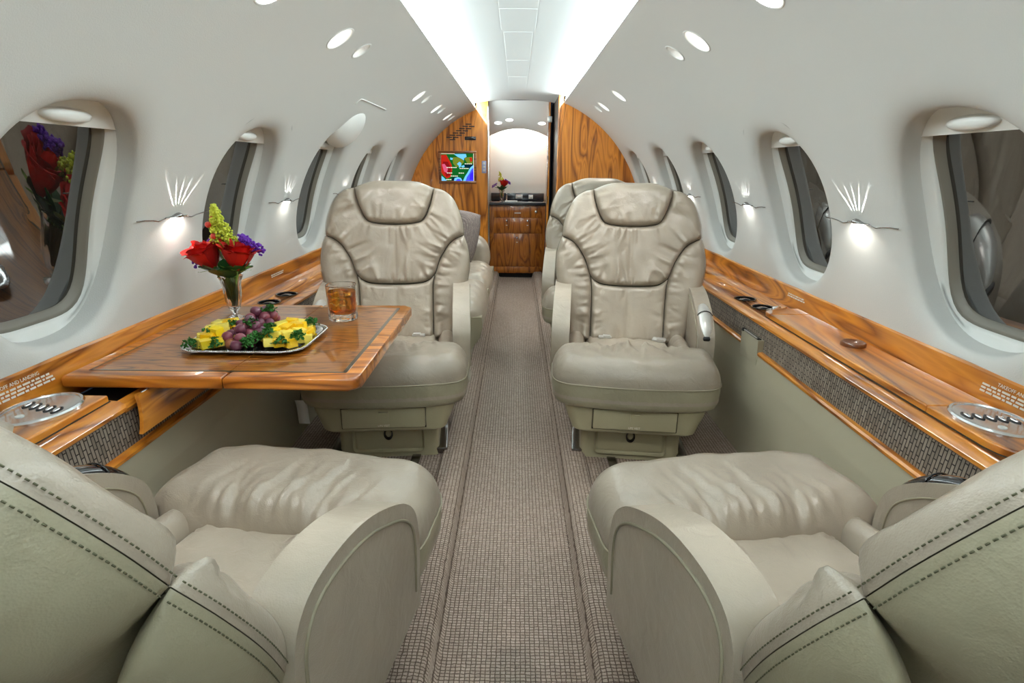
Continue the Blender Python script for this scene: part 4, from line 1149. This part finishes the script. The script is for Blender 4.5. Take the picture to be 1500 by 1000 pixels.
for i, (x, y, z, rx, ry, rz) in enumerate(((-.014,-.010,.086,.3,.2,.4),(.016,-.006,.088,-.3,.4,1.2),(.002,.018,.090,.2,-.3,2.0),(.004,-.016,.062,.5,.1,.9),(-.016,.012,.060,.2,.6,.1))):
    bm = bmesh.new(); bm_box(bm, (0,0,0), (.022,.022,.020), .004, 2); o = from_bm('ice_cube', bm, ICE); o.location = (gx+x*GS, gy+y*GS, gz+z*1.08); o.rotation_euler = (rx,ry,rz); o.scale = (1.12,)*3
    tag(o, ('left front', 'right front', 'rear', 'lower front', 'lower left')[i]+' clear ice cube in the brown drink of the tumbler', 'ice cube', 'ice cubes in the tumbler')

# ================================================================== FLOWERS
GREEN = simple('leaf_green', srgb(48,100,50), .38, coat=.2, bscale=40); STEM = simple('stem_green', srgb(122,158,62), .5); LIME = simple('goldenrod_lime', srgb(196,204,60), .6)
PURP = simple('statice_purple', srgb(104,40,170), .6); BERRY = simple('berry_red', srgb(206,60,44), .35); ROSE = simple('rose_red', srgb(206,22,14), .5, bump=.2, bscale=90); ROSED = simple('rose_deep_red', srgb(170,12,10), .5, bump=.2, bscale=90)
def rose(x, y, z, sc_, tilt, rz, label, root_pt):
    t = thing('rose', label, 'flower', (x, y, z), rz, 'roses in the vase'); t.rotation_euler = (tilt[0], tilt[1], rz)
    k = 0
    for ring_, (nP, R0, hh, wd, fl, m) in enumerate(((3,.008,.076,1.25,.000,ROSED),(3,.016,.079,1.15,.002,ROSE),(4,.024,.080,1.0,.004,ROSE),(5,.031,.078,.85,.007,ROSE),(5,.035,.072,.80,.013,ROSE))):
        for p in range(nP):
            a0 = 2*PI*p/nP+ring_*.7+.25*math.sin(p*7.3+ring_*3); pr_ = 1+.10*math.sin(p*4.1+ring_*2.7+x*50); ph_ = 1+.07*math.sin(p*2.3+ring_*5.1); V = []; F = []; na, nt_ = 9, 8
            for j in range(nt_):
                t_ = j/(nt_-1)
                for i in range(na):
                    u = -1+2*i/(na-1); wv = wd*(.45+.55*math.sin(min(1,t_*1.25)*PI/2))*(1-.25*t_**6)
                    r = R0*(.30+.80*math.sin(min(t_*1.35,1)*PI/2)-.12*t_**2)+fl*1.0*t_**5+.0025*u*u*(1 if p % 2 else -.6)*t_+(.005*t_**8 if ring_ > 1 else 0)+.003*math.sin(u*5+p)*t_**3*(ring_ > 0)
                    a = a0+u*wv; V.append((sc_*r*pr_*math.cos(a), sc_*r*pr_*math.sin(a), sc_*(ph_*hh*t_*(1-.10*u*u*t_)-.010*(t_**9)*(ring_ > 1))))
            for j in range(nt_-1):
                for i in range(na-1): q = j*na+i; F.append((q, q+1, q+na+1, q+na))
            mesh('petal', V, F, ROSED if (ring_+p) % 3 == 0 else m, t)
    for p in range(5):
        a0 = 2*PI*p/5; V = []; F = []
        for j in range(6):
            t_ = j/5; r = sc_*(.008+.034*math.sin(t_*PI*.55)); z_ = sc_*(-.004+.018*t_-.006*t_*t_); hw = sc_*.009*(1-t_)**.8
            for u in (-1, 0, 1): V.append((r*math.cos(a0)-u*hw*math.sin(a0), r*math.sin(a0)+u*hw*math.cos(a0), z_+.001*abs(u)))
        for j in range(5):
            for i in range(2): q = j*3+i; F.append((q, q+1, q+4, q+3))
        mesh('sepal', V, F, STEM, t)
    inv_ = t.matrix_basis.inverted(); e = inv_ @ Vector(root_pt)
    Mx = Matrix.Translation((x, y, z)) @ t.rotation_euler.to_matrix().to_4x4(); e = Mx.inverted() @ Vector(root_pt)
    tube('stem', catmull([(0,0,0),(0,0,-.03),tuple(e*.6+Vector((0,0,-.004))),tuple(e)], 5), .0028*sc_, STEM, t, 7)
    return t
def blob_geo(c, r, r6):
    v, f = lathe_geo([(.0003,-1),(.72,-.6),(1,0),(.72,.6),(.0003,1)], 6); R3 = Euler((r6.uniform(0,6), r6.uniform(0,6), 0)).to_matrix()
    return [Vector(c)+R3 @ Vector(p)*r for p in v], f
def bouquet(bx, by, bz, s, where, second=False):
    vs = thing('glass_vase', 'fluted clear glass vase of mixed flowers '+where, 'vase', (bx, by, bz))
    n = 48; V = []; F = []
    pr = [(.028,.0),(.029,.003),(.020,.008),(.010,.014),(.008,.020),(.011,.026),(.020,.040),(.027,.065),(.030,.095),(.031,.120),(.035,.140),(.041,.152),(.0415,.154),(.040,.1545),(.033,.140),(.029,.120),(.028,.095),(.025,.067),(.018,.045),(.0005,.034)]
    for i, (r, z) in enumerate(pr):
        for k in range(n):
            a = 2*PI*k/n; f_ = 1+.05*math.cos(a*8)*(1 if 5 < i < 13 else .25); V.append((s*r*f_*math.cos(a), s*r*f_*math.sin(a), s*z))
    for a in range(len(pr)-1):
        for k in range(n): F.append((a*n+k, a*n+(k+1) % n, (a+1)*n+(k+1) % n, (a+1)*n+k))
    F.append(tuple(range(n)))
    sharp(mesh('vase_wall', V, F, GLASS, vs), 40)
    foot = lambda dx, dy: (bx+s*dx, by+s*dy, bz+s*.048)
    r6 = random.Random(3)
    if not second:
        rose(bx-s*.050, by-s*.010, bz+s*.184, s*1.27, (.10,-.36), .3, 'red rose with open petals on the left of the vase on the table', foot(.006,.002))
        rose(bx+s*.038, by-s*.022, bz+s*.180, s*1.27, (.14,.08), 1.1, 'red rose on the right of the vase on the table', foot(-.006,-.004))
    else: rose(bx+s*.020, by-s*.018, bz+s*.190, s*1.3, (.15,.10), 1.1, 'small red rose in the vase on the dark galley counter', foot(-.006,-.004))
    # goldenrod: a tapering plume of tiny florets on side twigs
    g = thing('goldenrod_sprig', 'yellow green plume rising above the flowers in the vase '+where, 'flower', (bx, by, bz)); parts = []
    ax = [Vector((.004,.006,.05)), Vector((.0,.014,.17)), Vector((-.012,.012,.27)), Vector((-.030,.010,.395))]
    axp = catmull(ax, 8)
    tube('stem', [p*s for p in axp], .0022*s, STEM, g, 6)
    for i in range(1300 if not second else 160):
        t_ = r6.random(); p = np.array([np.interp(t_, np.linspace(0,1,len(axp)), axp[:,k]) for k in range(3)])
        if p[2] < .235: continue
        wd = .052*((.402-p[2])/.165)**.9+.004; a = r6.uniform(0,2*PI); q = r6.random()**.6
        c = p+np.array([wd*q*math.cos(a), wd*q*math.sin(a)*.8, wd*q*.25]); parts.append(blob_geo(c*s, r6.uniform(.0034,.0062)*s*(1.6 if second else 1), r6))
    V, F = join_geo(parts); o = mesh('florets', V, F, LIME, g); o['kind'] = 'stuff'
    for (cx_, cy_, cz_, w_, nn) in (((.082,.015,.262,'right',170)), ((-.100,.015,.214,'left',60)), ((-.060,.03,.272,'rear left',40)))[:2 if second else 3]:
        p_ = thing('statice_sprig', 'purple statice cluster %s of the roses in the vase %s' % (w_, where), 'flower', (bx, by, bz), 0, 'purple statice clusters'); parts = []
        for i in range(nn):
            t_ = r6.uniform(-1,1); c = (cx_+.036*t_, cy_+r6.uniform(-.018,.018), cz_-.022*t_*(1 if cx_ > 0 else -1)+r6.uniform(-.016,.016)); parts.append(blob_geo(np.array(c)*s, r6.uniform(.004,.0065)*s, r6))
        V, F = join_geo(parts); o = mesh('florets', V, F, PURP, p_, False); o['kind'] = 'stuff'
        tube('stem', catmull([(cx_*s, cy_*s, (cz_-.005)*s),(cx_*.4*s, cy_*s, .19*s),(.004*s,.004*s,.05*s)], 6), .0016*s, STEM, p_, 6)
    if not second:
        for (cx_, cy_, cz_, w_) in ((-.052,.0,.330,'upper left'),(-.036,.012,.352,'topmost'),(-.034,-.008,.292,'lowest')):
            b_ = thing('berry', '%s red berry beside the yellow green plume in the vase' % w_, 'berry', (bx+s*cx_, by+s*cy_, bz+s*cz_), 0, 'red berries in the vase')
            lathe('fruit', [(.0004,-.010),(.006,-.0085),(.010,-.003),(.0105,.002),(.008,.008),(.003,.0102),(.0004,.010)], BERRY, b_, 14)
            tube('stem', [(0,0,-.009),(.010,.006,-.05),(.030,.008,-.13)], .0011, STEM, b_, 5)
    lf = thing('leaf_spray', 'dark green leaves collared around the rim of the vase '+where, 'leaves', (bx, by, bz))
    for (a, el, L, w_, zz) in ((-2.3,.75,.100,.032,.146),(-1.6,.70,.090,.038,.144),(-.95,.75,.100,.036,.146),(-.15,.75,.095,.032,.150),(.6,.6,.08,.028,.15),(1.6,.6,.08,.028,.15),(2.5,.7,.09,.030,.152),(-2.9,.5,.098,.026,.156),(-1.25,1.1,.085,.024,.158)):
        V = []; F = []; nl = 9
        for j in range(nl):
            t_ = j/(nl-1); hw = 1.25*w_*math.sin(PI*min(.98,t_*.92+.06))**.8; rad = .012+L*t_*math.cos(el); z_ = zz+L*t_*math.sin(el)-.018*t_*t_
            for u in (-1,-.5,0,.5,1):
                V.append((s*(rad*math.cos(a)-u*hw*math.sin(a)), s*(rad*math.sin(a)+u*hw*math.cos(a)), s*(z_+.006*abs(u))))
        for j in range(nl-1):
            for i in range(4): q = j*5+i; F.append((q, q+1, q+6, q+5))
        o = mesh('leaf', V, F, GREEN, lf)
    for k in range(12):
        a = 2*PI*k/12*1.0+(k % 2)*.3; tube('stem', [(s*(.019-.008*(k % 2))*math.cos(a), s*(.019-.008*(k % 2))*math.sin(a), s*.150),(s*(.016-.007*(k % 2))*math.cos(a+.5), s*(.016-.007*(k % 2))*math.sin(a+.5), s*.09),(s*.006*math.cos(a+1.6), s*.006*math.sin(a+1.6), s*.047)], .0034*s, STEM, lf, 6)
bouquet(-1.005, 1.955, TZ+.0012, 1.0, 'on the wooden table')

# ================================================================== GALLEY, ALCOVE, BULKHEAD FITTINGS
GY = 6.33
gc = thing('galley_cabinet', 'red brown wooden galley cabinet with drawers between the bulkheads', 'cabinet', (.012, GY+.2, .05))
gi = np.array(gc.location)
def gbox(name, x0, x1, y0, y1, z0_, z1, m, parent=gc, bev=.002):
    if parent is not gc:
        p = parent; off = np.array(p.location)+(gi if p.parent is gc else 0)
    else: off = gi
    return box(name, ((x0+x1)/2-off[0], (y0+y1)/2-off[1], (z0_+z1)/2-off[2]), (x1-x0, y1-y0, z1-z0_), m, parent, bev)
gbox('carcass', -.292, .318, GY, GY+.42, .055, .800, WOODG)
gbox('toe_kick', -.30, .33, GY+.05, GY+.40, -.02, .055, DARKV)
def knob(parent, x, z):
    k = lathe('knob', [(.0005,-.024),(.010,-.022),(.013,-.016),(.009,-.010),(.006,-.004),(.012,.0)], CHROME, parent, 16, (x-parent.location.x-gi[0], -.006-0, z-parent.location.z-gi[2]), (-PI/2,0,0)); 
    k.rotation_euler = (PI/2*-1, 0, 0); return k
gbox('top_panel', -.245, .285, GY-.008, GY, .672, .788, WOODG)
d1 = gbox('drawer', -.245, .285, GY-.010, GY, .505, .664, WOODG)
d2 = gbox('door', -.245, .285, GY-.010, GY, .135, .497, WOODG)
gbox('lower_panel', -.245, .285, GY-.008, GY, .062, .128, WOODG)
for x, z, p in ((-.105,.640,d1), (.125,.640,d1), (.010,.455,d2)):
    V, F = lathe_geo([(.0005,-.026),(.010,-.024),(.014,-.017),(.009,-.010),(.007,-.004),(.012,.002)], 16)
    k = mesh('knob', [(a, c, b) for a, b, c in V], F, CHROME, p); k.location = (x-gi[0]-p.location.x, -.006, z-gi[2]-p.location.z)
    gbox('keyhole_plate', x-.009, x+.009, GY-.014, GY-.009, z-.055, z-.048, SILVER, gc, .001)
gbox('label_plate', -.02, .05, GY-.012, GY-.007, .715, .728, SILVER, gc, .001)
V, F = lathe_geo([(.016,0),(.016,.004),(.012,.006),(.0005,.006)], 20); l_ = mesh('lock', [(a, -c, b) for a, b, c in V], F, CHROME, gc); l_.location = (.215-gi[0], GY-.008-gi[1], .735-gi[2])
ct = box('counter', (.012, GY+.20, .819), (.615, .46, .034), GRANITE, None, .004); tag(ct, 'dark stone counter on top of the galley cabinet', 'counter')
bs = box('backsplash', (.012, GY+.405, .876), (.610, .03, .080), GRANITE, None, .002); tag(bs, 'low dark stone backsplash behind the galley counter', 'backsplash')
for x, w_, h_, nm, lb in ((.03,.080,.045,'silver_dispenser','white and silver dispenser box on the galley backsplash'),(.165,.05,.045,'power_outlet','small round outlet plate right on the galley backsplash')):
    t = thing(nm, lb, 'fitting', (x, GY+.385, .876)); box('plate', (0,0,0), (w_,.012,h_), FRAME, t, .003); box('face', (0,-.008,-.004), (w_*.6,.006,h_*.5), SILVER, t, .002)
t = thing('tap', 'short chrome tap standing on the galley counter', 'tap', (-.11, GY+.25, .836))
lathe('tap_base', [(.014,0),(.014,.006),(.008,.010),(.007,.05)], CHROME, t, 16); tube('spout', catmull([(0,0,.04),(0,0,.075),(.0,-.03,.088),(0,-.06,.075)], 5), .005, CHROME, t)
t = thing('napkin', 'white folded napkin lying on the galley counter', 'napkin', (-.06, GY+.06, .8365)); box('fold', (0,0,.006), (.14,.06,.012), PAPER, t, .004)
# alcove above the counter: curved pale back wall lit from behind an arched header
WHITEA = simple('alcove_wall_white', (.72,.74,.70,1), .5)
V = [];F = []
for y_, z_ in ((GY+.42,.80),(GY+.42,1.86)):
    for x in (-.305,.335): V.append((x, y_, z_))
F.append((0,1,3,2)); struct(mesh('wall_back_alcove', V, F, WHITEA, None, False))
for x, k in ((-.306,8),(.334,9)):
    o = box('trim_%d' % k, (x+(-.006 if x < 0 else .006), GY+.23, .94), (.012,.44,1.86), WOODZ, None, .0); struct(o)
def hz(x): return 1.60-.36*(x-.015)**2*2.2
nx = 21; V = []; F = []
for yy in (6.47, 6.50):
    for i in range(nx):
        x = -.30+.63*i/(nx-1); V += [(x, yy, hz(x)), (x, yy-.02, (hz(x)+1.86)/2), (x, yy-.10 if yy < 6.48 else yy, 1.87)]
for i in range(nx-1):
    for j in range(2):
        a = i*3+j; b = nx*3+a; F += [(a, a+1, a+4, a+3), (b, b+3, b+4, b+1)]
    F.append((i*3, i*3+3, nx*3+i*3+3, nx*3+i*3))
struct(mesh('trim_50', V, F, WALL))
for k, (x, z) in enumerate(((-.205,1.652),(-.085,1.682),(.265,1.650))):
    t = thing('alcove_lamp', '%s small bright lamp in the arched header over the galley' % ('left','middle','right')[k], 'light', (x, 6.455, z), 0, 'lamps over the galley')
    V, F = lathe_geo([(.040,0),(.040,.006),(.034,.008),(.0005,.008)], 20, 1, .36); mesh('lens', [(a, -c, b) for a, b, c in V], F, BULB if k < 0 else emit('lamp_lens_%d' % k, (1,1,1,1), 1.2), t)
    V, F = lathe_geo([(.044,0),(.044,.007),(.040,.009),(.039,.004)], 20, 1, .40); mesh('trim_ring', [(a, -c, b) for a, b, c in V], F, CHROME, t)
ld = bpy.data.lights.new('alcove_strip', 'AREA'); ld.shape = 'RECTANGLE'; ld.size = .56; ld.size_y = .04; ld.energy = 1.5; ld.color = (.90,1,1)
lo = bpy.data.objects.new('alcove_strip', ld); COL.objects.link(lo); lo.location = (.012, 6.56, 1.70); lo.rotation_euler = (R_(38),0,0)
V, F = extrude_poly([(6.53,1.70),(6.59,1.74),(6.59,1.75),(6.53,1.715)], -.28, .30, 0); o = mesh('strip_lamp_housing', V, F, FRAME); tag(o, 'strip lamp housing hidden behind the arched galley header', 'light')
post = thing('door_post', 'wood and chrome door post at the right edge of the galley alcove', 'post', (.338, GY-.02, .9))
box('post_body', (0,0,0), (.026,.05,1.62), WOODZ, post, .003); box('chrome_edge', (-.014,-.020,0), (.006,.018,1.62), CHROME, post, .002); box('latch_box', (.0,-.02,.78), (.05,.03,.06), SILVER, post, .004)
for z in (.40,-.02,-.06): lathe('hinge_pin', [(.007,-.02),(.007,.02)], CHROME, post, 12, (-.012,-.034,z), cap=True)
# bulkhead screen with its weather-map picture
sx0, sx1, sz0, sz1 = -.806, -.458, 1.056, 1.336; BYF = Y1L
scn = thing('wall_screen', 'small framed screen showing a coloured map on the left wooden bulkhead', 'screen', ((sx0+sx1)/2, BYF, (sz0+sz1)/2)); si = np.array(scn.location)
FR = wood('screen_frame_wood', 'X', .62, .12, 3.3, 9)
for nm, x0, x1, z0_, z1 in (('frame_rail', sx0-.028, sx1+.028, sz1, sz1+.026), ('frame_rail', sx0-.028, sx1+.028, sz0-.030, sz0), ('frame_stile', sx0-.028, sx0, sz0, sz1), ('frame_stile', sx1, sx1+.028, sz0, sz1)):
    box(nm, ((x0+x1)/2-si[0], -.010, (z0_+z1)/2-si[2]), (x1-x0, .026, z1-z0_), FR, scn, .004)
box('screen_backing', (0,-.003,0), (sx1-sx0, .006, sz1-sz0), BLACK, scn, 0)
pal = {'green':(18,92,34),'olive':(110,124,40),'red':(176,36,24),'dred':(130,20,26),'pink':(206,86,120),'sky':(110,196,250),'blue':(70,84,236),'deep':(56,40,232),'navy':(10,40,50),'white':(236,236,214),'grey':(196,186,160)}
PM = {k: emit('map_'+k, srgb(*v), .42) for k, v in pal.items()}
def mp(col, pts, lay, name='map_patch'):
    V = []; n = len(pts)
    for yy in (-.0065-.0004*lay, -.0062-.0004*lay):
        for u, v in pts: V.append((sx0+(sx1-sx0)*u-si[0], yy, sz1-(sz1-sz0)*v-si[2]))
    F = [tuple(range(n)), tuple(range(n, 2*n))]+[(i, (i+1) % n, n+(i+1) % n, n+i) for i in range(n)]
    mesh(name, V, F, PM[col], scn, False)
mp('green', [(0,0),(1,0),(1,1),(0,1)], 0)
mp('olive', [(.35,.15),(.62,.12),(.70,.30),(.60,.45),(.45,.50),(.36,.36)], 1)
mp('olive', [(.70,.15),(.95,.12),(.97,.35),(.80,.36)], 1)
mp('red', [(.0,.06),(.16,.05),(.25,.25),(.32,.42),(.33,.62),(.28,.86),(.16,.92),(.05,.80),(0,.70)], 2)
mp('dred', [(.05,.30),(.20,.30),(.30,.55),(.26,.80),(.15,.86),(.08,.6)], 3)
mp('pink', [(.02,.40),(.10,.38),(.20,.55),(.17,.72),(.08,.66)], 4)
mp('sky', [(.40,.03),(.76,.02),(.78,.12),(.70,.17),(.70,.26),(.64,.20),(.50,.12)], 2)
mp('sky', [(.28,.15),(.36,.17),(.34,.24),(.28,.22)], 3)
mp('sky', [(.48,.38),(.56,.30),(.62,.36),(.60,.48),(.54,.52),(.54,.44)], 3)
mp('sky', [(.60,.46),(.70,.42),(.72,.48),(.66,.52)], 3)
mp('navy', [(.70,.40),(.95,.36),(1,.46),(.88,.54),(.72,.50)], 3)
mp('sky', [(.66,1),(.72,.84),(.80,.70),(.88,.52),(1,.40),(1,1)], 4)
mp('blue', [(.74,1),(.78,.86),(.86,.72),(.92,.58),(1,.50),(1,1)], 5); mp('deep', [(.86,.96),(.88,.76),(.96,.64),(.99,.66),(.99,.96)], 6)
mp('sky', [(.0,1),(0,.82),(.06,.88),(.16,1)], 4); mp('navy', [(.30,1),(.32,.88),(.46,.86),(.64,.9),(.66,1)], 3)
mp('sky', [(.38,1),(.40,.90),(.50,.86),(.60,.90),(.64,1)], 4); mp('blue', [(.44,1),(.48,.93),(.56,.93),(.60,1)], 5)
mp('red', [(.86,.16),(.94,.14),(.96,.26),(.90,.32)], 3)
mp('grey', [(0,0),(.42,0),(.42,.025),(0,.025)], 7)
for (u, v, w_) in ((.16,.50,.14),(.31,.50,.16),(.56,.53,.26),(.72,.36,.2),(.17,.70,.18),(.53,.70,.18),(.28,.81,.20),(.14,.94,.14)):
    x = u
    while x < u+w_-.02: mp('white', [(x,v),(x+.045,v),(x+.045,v+.028),(x,v+.028)], 8, 'map_print'); x += .058
mp('white', [(.985,0),(1,0),(1,1),(.985,1)], 8)
# slotted air grille, sensor, lens, switch plate
t = thing('air_grille', 'slanted rows of black air slots above the screen on the left bulkhead', 'grille', (-.595, BYF, 1.56))
for k in range(7):
    for r_ in range(2): box('slot', (-.10+.034*k+.035*r_-.02, -.002, -.075+.022*k-.022*r_+.01), (.060,.008,.010), BLACK, t, .002)
t = thing('sensor_bar', 'dark blue grey sensor bar above the screen on the left bulkhead', 'sensor', (-.492, BYF, 1.487)); box('housing', (0,-.006,0), (.118,.014,.036), GRANITE, t, .003); box('window', (0,-.014,0), (.10,.003,.020), BLACKG, t, .001)
t = thing('camera_lens', 'tiny black lens left of the dark sensor bar on the bulkhead', 'lens', (-.667, BYF, 1.487))
V, F = lathe_geo([(.009,0),(.009,.004),(.006,.005),(.0005,.003)], 16); mesh('barrel', [(a, -c, b) for a, b, c in V], F, BLACK, t)
t = thing('switch_plate', 'switch plate coloured with a bluish reflection, between the screen and the galley', 'switch', (-.350, BYF, 1.20)); box('plate', (0,-.004,0), (.048,.008,.125), simple('plate_blue_reflection', srgb(168,176,214), .25), t, .003)  # plate colour holds a painted bluish reflection
for z in (-.035,0,.035): box('button', (0,-.009,z), (.024,.004,.022), SILVER, t, .002)
bouquet(-.165, GY+.16, .8365, .80, 'on the dark galley counter', True)

# ================================================================== DIVAN AND PILLOW (left, beyond the facing seat)
dv = thing('divan', 'taupe leather side divan on the left, beyond the seat behind the table', 'sofa', (-.55, 3.95, .058)); di = np.array(dv.location)
def dmap(zb, off): return lambda u, v, h: np.stack([u-di[0], v-di[1], zb+h-di[2]], -1)
for k, (y0, y1) in enumerate(((3.06,3.80),(3.81,4.56))):
    P = [([(-.90,y0),(-.90,y1)], False), ([(-.90,y1),(-.30,y1)], False), ([(-.30,y1),(-.215,y1-.03),(-.180,y1-.14),(-.172,(y0+y1)/2),(-.180,y0+.14),(-.215,y0+.03),(-.30,y0)], True), ([(-.30,y0),(-.90,y0)], False)]
    puff('seat_cushion', P, dmap(.385, 0), LEAL, dv, T=.105, Ro=.11, Rs=.04, pleats=18, pamp=.006, plen=(.05,.15), seed=40+k, res=.014, skirt=.03)
V, F = extrude_poly([(-.90,.39),(-.19,.39),(-.185,.33),(-.20,.27),(-.25,.20),(-.27,.075),(-.90,.075)], 3.07, 4.80, 1); sharp(mesh('base', [np.array(v)-di for v in V], F, LEAO, dv), 35)
for k, (y0, y1) in enumerate(((3.06,3.80),(3.81,4.56))):
    P = [([(y0,.44),(y1,.44)], False), ([(y1,.44),(y1,.62)], True), ([(y1,.62),(y1-.05,.69),((y0+y1)/2,.70),(y0+.05,.69),(y0,.62)], True), ([(y0,.62),(y0,.44)], True)]
    puff('back_cushion', P, lambda u, v, h: np.stack([-.84+h-.15*(v-.44)-di[0], u-di[1], v-di[2]], -1), LEA, dv, T=.13, Ro=.07, Rs=.04, pleats=16, pamp=.006, seed=44+k, res=.014, skirt=.06)
P = [([(-.92,.385),(-.24,.385)], False), ([(-.24,.385),(-.215,.47),(-.235,.58),(-.30,.650),(-.42,.675),(-.92,.69)], True), ([(-.92,.69),(-.92,.385)], False)]
puff('end_arm', P, lambda u, v, h: np.stack([u-di[0], 4.66-h-di[1], v-di[2]], -1), LEA, dv, T=.09, Ro=.09, Rs=.03, pleats=14, pamp=.006, seed=48, res=.013, skirt=.10)
PIL = ribfabric('woven_pillow_fabric')
for n_ in PIL.node_tree.nodes:
    if n_.type == 'TEX_BRICK':
        n_.inputs['Color1'].default_value = srgb(150,138,132); n_.inputs['Color2'].default_value = srgb(128,116,112); n_.inputs['Mortar'].default_value = srgb(104,92,90); n_.inputs['Row Height'].default_value = .006; n_.inputs['Brick Width'].default_value = .02; n_.inputs['Mortar Size'].default_value = .0008
pl_ = thing('throw_pillow', 'grey mauve woven pillow leaning on the end of the divan', 'pillow', (-.50, 4.48, .485))
V = []; F = []; n = 17
for sgn in (1,-1):
    for i in range(n):
        for j in range(n):
            u = -1+2*i/(n-1); v = -1+2*j/(n-1); h = .075*((1-u**4)*(1-v**4))**.6; V.append((.20*u*(1-.06*v*v), sgn*h, .20+.20*v*(1-.06*u*u)))
for s_ in (0, 1):
    for i in range(n-1):
        for j in range(n-1): a = s_*n*n+i*n+j; F.append((a, a+1, a+n+1, a+n))
bm = bmesh.new(); vv = [bm.verts.new(v) for v in V]
for f in F: bm.faces.new([vv[i] for i in f])
bmesh.ops.remove_doubles(bm, verts=bm.verts, dist=.0005); o = from_bm('cover', bm, PIL, pl_, True, 80)
pl_.rotation_euler = (R_(-14), R_(4), R_(-38))
